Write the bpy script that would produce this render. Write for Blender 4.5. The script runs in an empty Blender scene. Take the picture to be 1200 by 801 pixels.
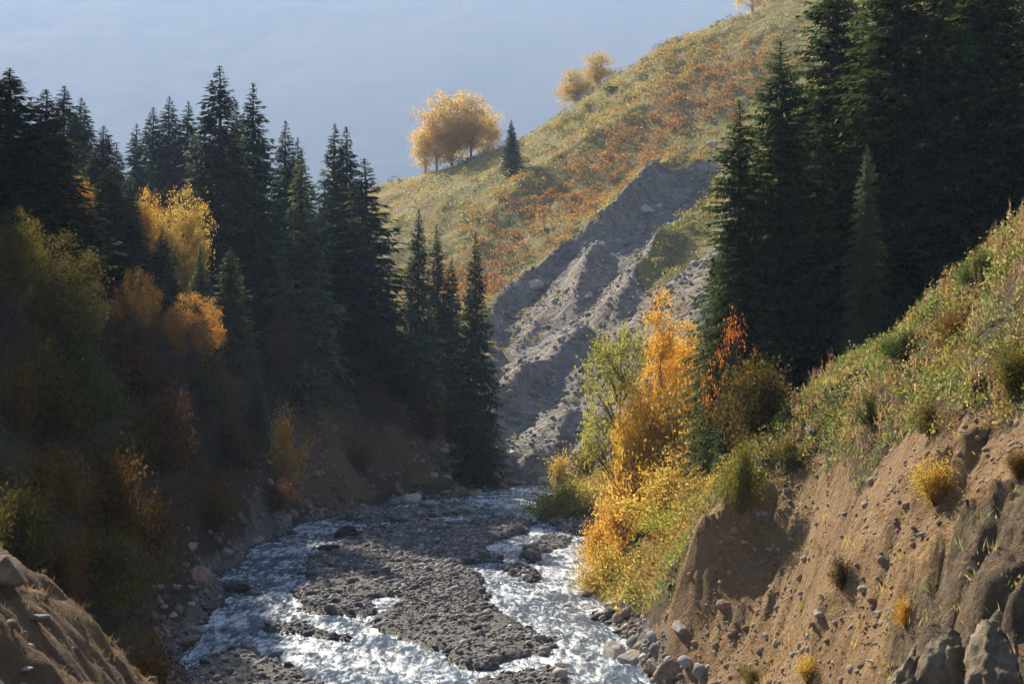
import bpy, bmesh, math, random
import numpy as np
from mathutils import Vector

random.seed(4)
RNG = np.random.default_rng(11)
SC = bpy.context.scene
COL = SC.collection
FPX = 1667.0                      # focal length in photo pixels (50 mm lens)
CAMZ = 9.0                        # the viewer stands nine metres above the river
HOR = 430.0                       # horizon row

# ------------------------------------------------------------------ numeric helpers
def sstep(a, b, x):
    t = np.clip((x - a) / (b - a), 0.0, 1.0)
    return t * t * (3 - 2 * t)

def _hash(ix, iy, seed):
    h = (ix.astype(np.int64) * 374761393 + iy.astype(np.int64) * 668265263 + seed * 1442695041) & 0xFFFFFFFF
    h = ((h ^ (h >> 13)) * 1274126177) & 0xFFFFFFFF
    h = (h ^ (h >> 16)) & 0xFFFFFFFF
    return h.astype(np.float64) / 4294967295.0

def noise(x, y, seed=0):
    x = np.asarray(x, float); y = np.asarray(y, float)
    ix = np.floor(x); iy = np.floor(y)
    fx = x - ix; fy = y - iy
    ux = fx * fx * (3 - 2 * fx); uy = fy * fy * (3 - 2 * fy)
    a = _hash(ix, iy, seed); b = _hash(ix + 1, iy, seed)
    c = _hash(ix, iy + 1, seed); d = _hash(ix + 1, iy + 1, seed)
    return (a + (b - a) * ux) * (1 - uy) + (c + (d - c) * ux) * uy

def fbm(x, y, seed=0, octv=4, gain=0.5):
    s = 0.0; amp = 1.0; tot = 0.0; f = 1.0
    for o in range(octv):
        s = s + amp * (noise(x * f + 17.3 * o, y * f - 9.1 * o, seed + o) - 0.5)
        tot += amp; amp *= gain; f *= 2.03
    return 2 * s / tot            # about -1..1

def ridged(x, y, seed=0, octv=3):
    s = 0.0; amp = 1.0; tot = 0.0; f = 1.0
    for o in range(octv):
        s = s + amp * (1 - np.abs(2 * noise(x * f + 7.7 * o, y * f + 3.1 * o, seed + o) - 1))
        tot += amp; amp *= 0.5; f *= 2.1
    return s / tot

def sd_poly(x, y, poly):
    """signed distance to a closed polygon, positive inside"""
    P = np.asarray(poly, float)
    x = np.asarray(x, float); y = np.asarray(y, float)
    d = np.full(x.shape, 1e9); ins = np.zeros(x.shape, bool)
    n = len(P)
    for i in range(n):
        ax, ay = P[i]; bx, by = P[(i + 1) % n]
        ex, ey = bx - ax, by - ay
        t = np.clip(((x - ax) * ex + (y - ay) * ey) / (ex * ex + ey * ey + 1e-12), 0, 1)
        d = np.minimum(d, np.hypot(x - ax - t * ex, y - ay - t * ey))
        cond = (ay > y) != (by > y)
        xi = ax + (y - ay) / (ey if abs(ey) > 1e-12 else 1e-12) * ex
        ins ^= cond & (x < xi)
    return np.where(ins, d, -d)

def sd_line(x, y, line):
    """distance to a polyline, the side (>0 on its left hand) and how far along (0..1)"""
    P = np.asarray(line, float)
    d = np.full(x.shape, 1e9); side = np.zeros(x.shape); al = np.zeros(x.shape)
    n = len(P) - 1
    for i in range(n):
        ax, ay = P[i]; bx, by = P[i + 1]
        ex, ey = bx - ax, by - ay
        t = np.clip(((x - ax) * ex + (y - ay) * ey) / (ex * ex + ey * ey + 1e-12), 0, 1)
        dd = np.hypot(x - ax - t * ex, y - ay - t * ey)
        cr = ex * (y - ay) - ey * (x - ax)
        m = dd < d
        d = np.where(m, dd, d); side = np.where(m, np.sign(cr), side); al = np.where(m, (i + t) / n, al)
    return d, side, al

# ------------------------------------------------------------------ the lie of the land
def pt(px, py, d):
    return ((px - 600) / FPX * d, d, CAMZ + (HOR - py) / FPX * d)

CTRL = []
def cp(*rows):
    for r in rows: CTRL.append(pt(*r))
def raw(*rows):
    for r in rows: CTRL.append(r)

RIV_L = [(-2.5, -10), (-2.5, 8), (-3, 20), (-4.5, 26), (-7, 32), (-9.2, 40), (-10.7, 48), (-12.2, 60), (-12.9, 71), (-12.3, 79),
         (-10.5, 85), (-8.5, 90), (-6, 95), (-3.2, 100), (-1.2, 104), (2, 108), (8, 112), (24, 116)]
RIV_R = [(4.6, -10), (4.5, 8), (4.5, 30), (4.1, 40.4), (3.4, 46), (3.0, 52), (2.9, 58), (3.8, 66), (4.3, 79), (2.6, 88), (2.0, 95),
         (2.8, 100), (6, 103), (12, 106), (24, 109)]
RIVER = RIV_L + RIV_R[::-1]
for p in RIV_L + RIV_R: raw((p[0], p[1], 0.25))
for y, x in ((10, 1), (30, -1), (50, -4), (70, -4.5), (88, -4), (102, 1)): raw((x, y, 0.0))
# bank on the left
cp((0, 655, 20), (100, 722, 21.5), (205, 800, 23), (0, 801, 14), (100, 801, 16), (180, 801, 20),
   (100, 690, 36), (0, 600, 36), (200, 680, 48), (100, 600, 46), (0, 500, 48), (0, 410, 55), (120, 470, 58), (200, 560, 60),
   (280, 580, 72), (250, 480, 72), (60, 350, 70), (160, 380, 74), (268, 430, 76), (330, 540, 84), (345, 470, 88),
   (360, 418, 94), (430, 450, 100), (480, 490, 106), (540, 545, 106), (430, 560, 98), (255, 400, 96), (150, 345, 100),
   (198, 310, 130), (85, 320, 112), (300, 370, 125), (400, 410, 120), (470, 460, 122), (20, 300, 125))
raw((-31, 62, 27), (-27, 46, 21), (-22, 30, 14), (-14, 22, 9), (-40, 78, 33), (-52, 98, 38), (-45, 60, 42), (-50, 40, 40), (-20, 10, 11),  # unseen slope beside the frame, raised steeply to keep sun off the bank
    (-64, 130, 42), (-9, 8, 6.5), (-5, 6, 4.5), (-70, 90, 55))
# bank on the right
cp((1200, 256, 33), (1100, 352, 34), (1000, 432, 36), (860, 512, 42), (905, 562, 41.5), (900, 650, 40), (890, 720, 38), (950, 600, 39.5), (930, 740, 35.5), (820, 640, 42.3), (780, 692, 42.3), (1035, 590, 27.5), (1012, 690, 26), (965, 790, 25.5), (1100, 600, 24), (1200, 480, 22),
   (1200, 801, 16), (1000, 801, 22), (895, 801, 34), (805, 801, 38), (1200, 350, 28), (1100, 440, 29),
   (1200, 620, 19), (760, 645, 60), (820, 565, 60), (720, 690, 55), (900, 450, 58), (1000, 425, 58), (760, 560, 75), (700, 600, 80),
   (780, 520, 85), (1100, 350, 62), (1200, 300, 60), (850, 470, 75), (950, 400, 85), (1100, 310, 95), (950, 455, 46), (1100, 366, 46), (1200, 272, 45), (1000, 446, 41), (1100, 366, 40), (1200, 270, 39), (930, 478, 40), (1150, 314, 36), (1050, 400, 37))
raw((6.5, 5, 5), (10, 8, 9), (15, 15, 14), (18, 30, 18), (22, 45, 20), (30, 62, 23))
# the far hill
cp((585, 545, 120), (640, 556, 116), (700, 535, 120), (760, 522, 120), (850, 470, 118), (560, 480, 140), (580, 480, 138), (580, 400, 160),
   (520, 330, 185), (480, 280, 200), (452, 222, 238), (600, 330, 180), (650, 280, 186), (700, 330, 166), (700, 430, 140), (760, 380, 142),
   (600, 172, 240), (660, 135, 240), (720, 90, 242), (790, 50, 244), (850, 26, 246), (930, 6, 248), (1050, -60, 250), (1200, -120, 250),
   (750, 240, 192), (830, 165, 202), (800, 320, 154), (880, 250, 165), (1000, 100, 200), (1000, 250, 150), (1100, 200, 150), (1200, 100, 160),
   (400, 262, 244), (300, 305, 246), (150, 360, 240), (0, 380, 230), (350, 380, 190), (200, 370, 180), (450, 420, 150))
for px, py, d in ((400, 262, 244), (452, 222, 238), (600, 172, 240), (720, 90, 242), (850, 26, 246), (930, 6, 248), (1050, -60, 250), (1200, -120, 250), (150, 360, 240)):
    x, y, z = pt(px, py, d); raw((x * 1.12 - 4, y + 26, z - 8), (x * 1.4 - 8, y + 95, z - 45))

CTRL = np.array(CTRL)
CC = 2.2
def _phi(x, y):
    out = np.zeros((len(x), len(CTRL)))
    for j, (cx, cy, _z) in enumerate(CTRL):
        out[:, j] = np.sqrt((x - cx) ** 2 + (y - cy) ** 2 + CC * CC)
    return out
_A = _phi(CTRL[:, 0], CTRL[:, 1]) - np.eye(len(CTRL)) * 0.25
_W = np.linalg.solve(_A, CTRL[:, 2])

def Hb(x, y):
    x = np.asarray(x, float); y = np.asarray(y, float); sh = x.shape
    x = x.ravel(); y = y.ravel(); out = np.zeros(len(x))
    for j, (cx, cy, _z) in enumerate(CTRL):
        out += _W[j] * np.sqrt((x - cx) ** 2 + (y - cy) ** 2 + CC * CC)
    return out.reshape(sh)

def march(fn, px, py, y0=6.0, y1=330.0):
    """the point of the land seen at a photo pixel"""
    n = 900
    Y = y0 * (y1 / y0) ** np.linspace(0, 1, n)
    X = (px - 600) / FPX * Y; Z = CAMZ + (HOR - py) / FPX * Y
    g = fn(X, Y) - Z
    i = np.argmax(g > 0)
    if not (g > 0).any(): i = n - 1
    if i > 0 and g[i] > 0:
        t = -g[i - 1] / (g[i] - g[i - 1] + 1e-9); yy = Y[i - 1] + t * (Y[i] - Y[i - 1])
    else: yy = Y[i]
    return ((px - 600) / FPX * yy, yy)

def trace(pts, y0=6.0, y1=330.0): return [march(Hb, a, b, y0, y1) for a, b in pts]
def flat(pts): return [((a - 600) / (b - HOR) * CAMZ, CAMZ * FPX / (b - HOR)) for a, b in pts]

BARS = [flat(p) for p in (
    [(440, 622), (480, 611), (540, 617), (590, 605), (628, 614), (608, 625), (587, 631), (572, 647), (590, 659), (555, 659), (530, 665), (566, 677),
     (572, 710), (596, 725), (632, 740), (645, 758), (608, 776), (570, 788), (530, 782), (515, 764), (470, 752), (440, 740), (432, 725), (462, 714),
     (480, 705), (455, 700), (430, 702), (380, 692), (350, 684), (362, 656), (380, 640), (410, 628)],
    [(350, 690), (400, 700), (455, 707), (432, 727), (400, 722), (360, 720), (345, 705)],
    [(295, 738), (350, 728), (430, 752), (440, 757), (380, 752), (330, 745)],
    [(200, 801), (235, 768), (300, 752), (320, 775), (400, 797), (430, 830), (190, 840)],
    [(605, 644), (627, 632), (650, 628), (672, 635), (663, 643), (635, 650), (620, 659)],
    [(590, 665), (620, 662), (639, 677), (620, 686), (596, 674)],
    [(565, 798), (608, 786), (650, 783), (681, 801), (690, 840), (550, 840)],
    [(632, 608), (680, 611), (690, 628), (662, 626)],
    [(395, 608), (430, 600), (520, 590), (560, 598), (500, 608), (440, 612)])]

CUT = trace([(690, 712), (770, 696), (815, 640), (850, 585), (905, 535), (960, 520), (1010, 545), (1060, 498), (1100, 525), (1150, 480), (1240, 430),
             (1240, 700)], 6, 62) + [(6.6, 15), (6.6, 8), (4.6, 8), (4.5, 30), (3.7, 40.5), (3.2, 47)]
SCAR = trace([(850, 180), (808, 204), (775, 222), (744, 246), (705, 284), (662, 300), (635, 322), (602, 342), (578, 362), (556, 400), (548, 470),
              (560, 556), (640, 562), (720, 545), (800, 470), (880, 360), (880, 240)], 100, 300)
STRIP = trace([(850, 190), (826, 212), (800, 245), (772, 285), (745, 322), (752, 340), (790, 312), (822, 282), (850, 262)], 100, 300)
CLIFF = trace([(325, 430), (372, 405), (405, 440), (430, 482), (480, 505), (530, 500), (556, 545), (560, 572), (480, 572), (400, 592), (345, 575), (318, 500)], 60, 125)
# crest lines of the bank on the right: (line from the top down, height, soft width towards the sun, steep width away from it)
ROCKP = trace([(1000, 801), (1045, 745), (1100, 685), (1165, 612), (1240, 558), (1240, 700)], 6, 40) + [(6.2, 15), (6.0, 13), (4.9, 15)]
CREST = [(trace([(905, 540), (868, 590), (830, 640), (795, 690), (760, 745)], 20, 62), 1.5, 0.9, 0.5),
         (trace([(1170, 478), (1120, 545), (1070, 620), (1010, 690), (960, 760), (930, 801)], 10, 50), 1.1, 1.6, 0.5),
         (trace([(1235, 552), (1170, 605), (1100, 680), (1040, 745), (1005, 801)], 10, 40), 0.9, 0.5, 0.35),
         (trace([(1220, 235), (1120, 320), (1030, 395), (950, 450), (880, 500)], 20, 60), 0.15, 1.2, 0.8)]
HCREST = [(trace([(838, 165), (807, 180), (772, 218), (750, 247), (720, 277), (700, 303), (680, 335), (665, 365)], 100, 300), 3.6, 5.0, 2.4),
          (trace([(836, 228), (812, 240), (785, 268), (762, 305), (742, 328), (715, 365)], 100, 300), 3.0, 4.0, 2.0),
          (trace([(715, 365), (690, 392), (655, 422), (618, 450), (575, 488)], 100, 300), 3.6, 6.5, 2.2),
          (trace([(690, 455), (650, 505), (612, 535)], 100, 300), 2.2, 3.0, 2.0),
          (trace([(722, 430), (705, 470), (690, 515)], 100, 300), 2.2, 2.0, 2.0),
          (trace([(905, 30), (740, 140), (650, 200), (600, 240), (560, 268)], 100, 300), 1.4, 6.0, 3.5)]

def land(x, y):
    """height, and how much each place is raw earth, river gravel, landslide rock, damp"""
    x = np.asarray(x, float); y = np.asarray(y, float); sh = x.shape
    x = x.ravel(); y = y.ravel()
    h = Hb(x, y)
    far = sstep(108, 125, y)
    # ---- crests
    near_m = (y < 75) & (x > 1)
    earth = np.zeros(len(x)); rock = np.zeros(len(x))
    if near_m.any():
        xm, ym = x[near_m], y[near_m]
        cut = sstep(-0.35, 0.35, sd_poly(xm, ym, CUT) + 0.45 * fbm(xm * 1.3, ym * 1.3, 5))
        add = -0.45 * cut
        u = xm * 0.64 - ym * 0.77; v = xm * 0.77 + ym * 0.64      # v runs up the slope
        add += cut * (0.60 * (ridged(u * 0.85, v * 0.14, 21, 4) - 0.5) + 0.26 * fbm(u * 2.2, v * 0.8, 22) + 0.13 * fbm(u * 5.5, v * 3.0, 23, 3) + 0.05 * fbm(u * 11, v * 9, 24, 2))
        for line, amp, wl, wr in CREST:
            d, s, al = sd_line(xm, ym, line)
            fade = sstep(0, 0.35, al) * sstep(1.0, 0.8, al)
            wob = 0.75 + 0.5 * noise(xm * 1.5, ym * 1.5, 31)
            add += amp * wob * fade * np.where(s < 0, np.exp(-d / wl), np.exp(-(d / wr)))
        # hollow in the shade between the first two crests
        hx, hy = march(Hb, 905, 650, 10, 60)
        add -= 0.6 * np.exp(-(((xm - hx) * 0.9 - 0.0) ** 2 + ((ym - hy) * 0.30) ** 2) / 1.5)
        bed_ = sstep(-0.25, 0.25, sd_poly(xm, ym, ROCKP) + 0.3 * fbm(xm * 2, ym * 2, 35))
        add += bed_ * (0.95 * (ridged(u * 0.9 + 0.35 * fbm(v, u, 36), v * 0.45, 37, 3) - 0.5) + 0.42 * (ridged(u * 2.3 + 0.3 * fbm(v * 2, u * 2, 39), v * 1.7, 38, 3) - 0.5) + 0.1 * fbm(u * 6, v * 5, 40, 2))
        turf = 1 - cut
        add += turf * (-0.28 + 0.50 * fbm(xm * 0.45, ym * 0.45, 41) + 0.34 * fbm(xm * 1.1, ym * 1.1, 42) + 0.10 * fbm(xm * 3.1, ym * 3.1, 43))
        fad = sstep(75, 66, ym) * sstep(1.0, 3.0, xm)
        h[near_m] += add * fad
        earth[near_m] = cut * fad * (1 - bed_); rock[near_m] = bed_ * fad
    far_m = y > 100
    if far_m.any():
        xm, ym = x[far_m], y[far_m]
        f = sstep(100, 118, ym)
        sd = sd_poly(xm, ym, SCAR) + 3.2 * fbm(xm * 0.09, ym * 0.09, 51) + 1.2 * fbm(xm * 0.5, ym * 0.5, 52)
        sc = sstep(-0.8, 0.8, sd)
        deep = sstep(0.0, 2.6, sd)
        st = sstep(-1.0, 1.5, sd_poly(xm, ym, STRIP) + 1.5 * fbm(xm * 0.4, ym * 0.4, 53))
        u = xm * 0.80 - ym * 0.60; v = xm * 0.60 + ym * 0.80
        add = -2.6 * deep
        add += sc * (1.6 * (ridged(u * 0.15 + 0.4 * fbm(u * .05, v * .05, 60), v * 0.022, 61, 4) - 0.5) + 0.75 * (ridged(u * 0.42, v * 0.04, 62, 3) - 0.5) + 0.30 * fbm(u * 1.3, v * 0.22, 63) + 0.14 * fbm(u * 1.6, v * 1.1, 68, 2))
        for line, amp, wl, wr in HCREST:
            d, s, al = sd_line(xm, ym, line)
            fade = sstep(0, 0.35, al) * sstep(1.0, 0.88, al)
            wob = 0.6 + 0.8 * noise(xm * 0.22, ym * 0.22, 64)
            add += amp * wob * fade * np.where(s < 0, np.exp(-d / wl), np.exp(-(d / wr)))
        add += (1 - sc) * (1.5 * fbm(xm * 0.05, ym * 0.05, 65) + 0.8 * fbm(xm * 0.16, ym * 0.16, 66) + 0.35 * fbm(xm * 0.5, ym * 0.5, 67))
        h[far_m] += add * f
        rock[far_m] = np.clip(sc - 0.85 * st, 0, 1) * f
    lm = (x < 1) & (y < 125)
    if lm.any():
        xm, ym = x[lm], y[lm]
        cl = sstep(-0.8, 0.8, sd_poly(xm, ym, CLIFF) + 1.2 * fbm(xm * 0.4, ym * 0.4, 71))
        mound = sstep(30, 25, ym) * sstep(-13, -11, xm)
        e = np.maximum(cl, mound)
        add = -1.2 * cl + cl * (1.1 * (ridged(xm * 0.55, ym * 0.2, 72, 3) - 0.5) + 0.3 * fbm(xm * 1.5, ym * 1.5, 73))
        add += (1 - cl) * (0.55 * fbm(xm * 0.22, ym * 0.22, 74) + 0.22 * fbm(xm * 0.8, ym * 0.8, 75)) + mound * (0.34 * fbm(xm * 1.3, ym * 1.3, 76) + 0.16 * fbm(xm * 3.6, ym * 3.6, 77))
        h[lm] += add * sstep(125, 112, ym)
        earth[lm] = np.maximum(earth[lm], e)
    # ---- the river bed
    grav = np.zeros(len(x))
    rm = (y < 120) & (x > -18) & (x < 26)
    if rm.any():
        xm, ym = x[rm], y[rm]
        sd = sd_poly(xm, ym, RIVER) + 0.7 * fbm(xm * 0.35, ym * 0.35, 81) + 0.25 * fbm(xm * 1.4, ym * 1.4, 82)
        sb = np.full(len(xm), -1e9)
        for b in BARS: sb = np.maximum(sb, sd_poly(xm, ym, b))
        n1 = fbm(xm * 0.6, ym * 0.3, 83, 4); n2 = fbm(xm * 2.2, ym * 1.6, 84, 3)
        bed = -0.16 + 0.40 * sstep(-0.35, 0.5, sb + 0.45 * n1 + 0.2 * n2) + 0.10 * n2 + 0.15 * n1
        w = sstep(0.1, 2.2, sd)
        edge = np.where(sd > 0, 0.0, 1.0)
        k = sstep(-1.6, 0.9, sd)
        h[rm] = h[rm] * (1 - k) + bed * k
        grav[rm] = sstep(-1.3, 0.2, sd)
    return h.reshape(sh), np.stack([earth.reshape(sh), grav.reshape(sh), rock.reshape(sh)], -1)

def H(x, y): return land(np.atleast_1d(x), np.atleast_1d(y))[0]
def see(px, py, y0=6.0, y1=330.0):
    x, y = march(lambda a, b: land(a, b)[0], px, py, y0, y1)
    return x, y, float(H(x, y)[0])
def stand(px, d):
    x = (px - 600) / FPX * d
    return x, d, float(H(x, d)[0])

# ------------------------------------------------------------------ object helpers
def mesh_np(name, V, F, attrs=None, smooth=False, mat_idx=None):
    V = np.asarray(V, np.float32); F = np.asarray(F, np.int32)
    m = bpy.data.meshes.new(name)
    k = F.shape[1]
    m.vertices.add(len(V)); m.vertices.foreach_set('co', V.ravel())
    m.loops.add(F.size); m.loops.foreach_set('vertex_index', F.ravel())
    m.polygons.add(len(F)); m.polygons.foreach_set('loop_start', np.arange(0, F.size, k, dtype=np.int32))
    m.update(calc_edges=True)
    if smooth: m.polygons.foreach_set('use_smooth', np.ones(len(F), bool))
    for an, arr in (attrs or {}).items():
        a = m.color_attributes.new(an, 'FLOAT_COLOR', 'POINT')
        c = np.ones((len(V), 4), np.float32); c[:, :3] = arr
        a.data.foreach_set('color', c.ravel())
    return m

def link(name, mesh, mat=None, parent=None):
    o = bpy.data.objects.new(name, mesh); COL.objects.link(o)
    if mat is not None and len(mesh.materials) == 0: mesh.materials.append(mat)
    if parent is not None: o.parent = parent
    return o

def tag(o, label, cat, group=None):
    o['label'] = label; o['category'] = cat
    if group: o['group'] = group
    return o

def kind(o, k): o['kind'] = k; return o

def empty(name, loc, rz=0.0, sc=(1, 1, 1), rx=0.0, ry=0.0):
    o = bpy.data.objects.new(name, None); COL.objects.link(o)
    o.location = loc; o.rotation_euler = (rx, ry, rz); o.scale = sc; o.empty_display_size = 0.3
    return o

def norm(v): return v / (np.linalg.norm(v, axis=-1, keepdims=True) + 1e-9)

def cards(P, D, S, L, W, mid=0.45, drop=0.0):
    """kite shaped leaves or sprays: base P, pointing D, broad along S"""
    n = len(P); L = np.asarray(L).reshape(-1, 1) * np.ones((n, 1)); W = np.asarray(W).reshape(-1, 1) * np.ones((n, 1))
    tip = P + D * L; tip[:, 2] -= drop * L[:, 0]
    m = P + D * L * mid
    V = np.stack([P, m + S * W * 0.5, tip, m - S * W * 0.5], 1).reshape(-1, 3)
    return V, np.arange(4 * n, dtype=np.int32).reshape(-1, 4)

def rand_dir(n, up=0.0):
    d = RNG.normal(size=(n, 3)); d[:, 2] += up
    return norm(d)

def perp(D):
    r = RNG.normal(size=D.shape)
    return norm(np.cross(D, r))

def tube(path, rad, sides=6):
    path = np.asarray(path, float); n = len(path)
    t = np.gradient(path, axis=0); t = norm(t)
    ref = np.array([0.31, 0.95, 0.05]); a = norm(np.cross(t, ref)); b = np.cross(t, a)
    ang = np.linspace(0, 2 * np.pi, sides, endpoint=False)
    ring = np.cos(ang)[None, :, None] * a[:, None] + np.sin(ang)[None, :, None] * b[:, None]
    V = (path[:, None] + ring * np.asarray(rad).reshape(-1, 1, 1)).reshape(-1, 3)
    F = []
    for i in range(n - 1):
        for j in range(sides):
            k = (j + 1) % sides
            F.append((i * sides + j, i * sides + k, (i + 1) * sides + k, (i + 1) * sides + j))
    return V, np.array(F, np.int32)

def join(parts):
    V = []; F = []; o = 0
    for v, f in parts:
        V.append(v); F.append(f + o); o += len(v)
    return np.concatenate(V), np.concatenate(F)
# ------------------------------------------------------------------ light and air
SUN_A, SUN_E, SUN_I, SKY_I, EXPO = 31.0, 36.0, 5.0, 0.05, 1.72
HAZE, HAZE_COL, HAZE_G = 0.0004, (0.44, 0.60, 0.94, 1.0), 0.15
SUN_COL = (1.0, 0.87, 0.68)
# ------------------------------------------------------------------ materials
class NT:
    def __init__(self, name):
        self.m = bpy.data.materials.new(name); self.m.use_nodes = True
        self.t = self.m.node_tree; self.t.nodes.clear()
        self.out = self.t.nodes.new('ShaderNodeOutputMaterial')
    def n(self, typ, ins=None, **kw):
        nd = self.t.nodes.new(typ)
        for k, v in kw.items(): setattr(nd, k, v)
        for k, v in (ins or {}).items():
            s = nd.inputs[k]
            if isinstance(v, bpy.types.NodeSocket): self.t.links.new(v, s)
            else: s.default_value = v
        return nd
    def math(self, op, a, b=0.0, clamp=False):
        return self.n('ShaderNodeMath', {0: a, 1: b}, operation=op, use_clamp=clamp).outputs[0]
    def mix(self, f, a, b, blend='MIX'):
        nd = self.n('ShaderNodeMix', data_type='RGBA', blend_type=blend)
        for idx, v in ((0, f), (6, a), (7, b)):
            s = nd.inputs[idx]
            if isinstance(v, bpy.types.NodeSocket): self.t.links.new(v, s)
            else: s.default_value = v if idx == 0 else (tuple(v) + (1,) if len(v) == 3 else v)
        return nd.outputs[2]
    def ramp(self, f, stops, interp='LINEAR'):
        nd = self.n('ShaderNodeValToRGB', {0: f}); cr = nd.color_ramp; cr.interpolation = interp
        while len(cr.elements) < len(stops): cr.elements.new(0.5)
        for e, (p, c) in zip(cr.elements, stops):
            e.position = p; e.color = tuple(c) + (1,) if len(c) == 3 else c
        return nd.outputs[0]
    def step(self, f, a, b):
        nd = self.n('ShaderNodeMapRange', {0: f, 1: a, 2: b, 3: 0.0, 4: 1.0}, interpolation_type='SMOOTHSTEP')
        return nd.outputs[0]
    def noise(self, vec, scale, detail=4, rough=0.55, dist=0.0):
        return self.n('ShaderNodeTexNoise', {'Vector': vec, 'Scale': scale, 'Detail': detail, 'Roughness': rough, 'Distortion': dist}).outputs[0]
    def vor(self, vec, scale, feature='F1', out=0, rnd=1.0):
        return self.n('ShaderNodeTexVoronoi', {'Vector': vec, 'Scale': scale, 'Randomness': rnd}, feature=feature).outputs[out]
    def surf(self, s): self.t.links.new(s, self.out.inputs['Surface']); return self.m

def g(a, k=1.0): return (a * k, a * k, a * k)

def mat_ground():
    N = NT('ground_cover')
    geo = N.n('ShaderNodeNewGeometry'); P = geo.outputs['Position']
    at = N.n('ShaderNodeAttribute', attribute_name='region')
    sep = N.n('ShaderNodeSeparateColor', {0: at.outputs['Color']})
    earth, grav, rock = sep.outputs[0], sep.outputs[1], sep.outputs[2]
    xyz = N.n('ShaderNodeSeparateXYZ', {0: P})
    n1 = N.noise(P, 0.9, 6); n2 = N.noise(P, 5.0, 6, 0.65); n3 = N.noise(P, 28.0, 5, 0.7); nb = N.noise(P, 0.07, 4)
    # turf and leaf litter
    hillf = N.step(xyz.outputs[1], 100.0, 122.0)
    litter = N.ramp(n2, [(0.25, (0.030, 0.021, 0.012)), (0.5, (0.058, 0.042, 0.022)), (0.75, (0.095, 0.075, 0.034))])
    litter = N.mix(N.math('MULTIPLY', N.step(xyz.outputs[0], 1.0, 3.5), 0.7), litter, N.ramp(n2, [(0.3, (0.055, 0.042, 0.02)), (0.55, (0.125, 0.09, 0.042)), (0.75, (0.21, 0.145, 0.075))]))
    hgrass = N.ramp(N.math('ADD', N.math('MULTIPLY', nb, 0.7), N.math('MULTIPLY', n1, 0.3)),
                    [(0.30, (0.14, 0.16, 0.045)), (0.45, (0.27, 0.24, 0.075)), (0.55, (0.30, 0.20, 0.06)), (0.68, (0.24, 0.10, 0.03))])
    hgrass = N.mix(0.55, hgrass, N.ramp(n2, [(0.3, (0.06, 0.07, 0.02)), (0.7, (0.36, 0.30, 0.10))]))
    turf = N.mix(hillf, litter, hgrass)
    # raw earth of the cut banks
    vmap = N.n('ShaderNodeMapping', {'Vector': P, 'Rotation': (0, 0, -0.9), 'Scale': (0.35, 3.0, 1.0)}).outputs[0]
    streak = N.noise(vmap, 1.2, 5, 0.6)
    ecol = N.ramp(N.math('ADD', N.math('MULTIPLY', n1, 0.45), N.math('MULTIPLY', n2, 0.55)),
                  [(0.30, (0.16, 0.092, 0.040)), (0.48, (0.28, 0.175, 0.080)), (0.62, (0.38, 0.258, 0.130)), (0.75, (0.47, 0.36, 0.22))])
    ecol = N.mix(N.math('MULTIPLY', N.step(streak, 0.5, 0.7), 0.5), ecol, (0.15, 0.075, 0.030))
    ecol = N.mix(N.math('MULTIPLY', N.step(n3, 0.58, 0.72), 0.5), ecol, (0.33, 0.25, 0.17))
    pebc = N.vor(P, 13.0, 'F1', 1); pebd = N.vor(P, 13.0, 'F1', 0)
    ecol = N.mix(N.math('MULTIPLY', N.step(pebd, 0.42, 0.25), N.step(N.noise(P, 1.4, 3), 0.46, 0.6)), ecol, N.ramp(pebc, [(0.1, (0.20, 0.16, 0.12)), (0.5, (0.36, 0.29, 0.21)), (0.9, (0.30, 0.20, 0.13))]))
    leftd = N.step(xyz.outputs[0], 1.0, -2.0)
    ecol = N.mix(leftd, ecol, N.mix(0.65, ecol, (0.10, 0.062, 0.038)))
    # river gravel
    gc = N.vor(P, 11.0, 'F1', 1); gd = N.vor(P, 11.0, 'F1', 0)
    gcol = N.ramp(gc, [(0.0, (0.075, 0.074, 0.075)), (0.35, (0.155, 0.15, 0.145)), (0.6, (0.23, 0.22, 0.21)), (0.85, (0.15, 0.13, 0.118)), (1.0, (0.36, 0.35, 0.34))])
    gcol = N.mix(N.math('MULTIPLY', N.step(n1, 0.52, 0.66), 0.45), gcol, (0.24, 0.205, 0.165))
    wet = N.step(N.math('ADD', xyz.outputs[2], N.math('MULTIPLY', n2, 0.10)), 0.20, 0.06)
    gcol = N.mix(N.math('MULTIPLY', wet, 0.75), gcol, N.mix(0.9, gcol, (0.022, 0.017, 0.014)))
    # landslide rock and scree
    smap = N.n('ShaderNodeMapping', {'Vector': P, 'Rotation': (0, 0, -0.93), 'Scale': (0.10, 1.0, 0.35)}).outputs[0]
    st = N.noise(smap, 0.9, 6, 0.65)
    rcol = N.ramp(st, [(0.30, (0.09, 0.092, 0.098)), (0.44, (0.18, 0.175, 0.168)), (0.56, (0.28, 0.25, 0.21)), (0.70, (0.48, 0.45, 0.40))])
    fst = N.noise(N.n('ShaderNodeMapping', {'Vector': P, 'Rotation': (0, 0, -0.93), 'Scale': (0.16, 3.0, 0.5)}).outputs[0], 0.9, 5, 0.7)
    rcol = N.mix(0.5, rcol, N.ramp(fst, [(0.35, (0.07, 0.072, 0.078)), (0.5, (0.21, 0.195, 0.18)), (0.63, (0.50, 0.47, 0.42))]))
    rc2 = N.vor(P, 1.6, 'F1', 1)
    nearf = N.step(xyz.outputs[1], 90.0, 60.0)
    rcol = N.mix(N.math('MULTIPLY', nearf, 0.75), rcol, N.ramp(N.noise(P, 2.4, 6, 0.65), [(0.32, (0.07, 0.05, 0.03)), (0.5, (0.18, 0.128, 0.075)), (0.66, (0.33, 0.265, 0.175))]))
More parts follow.
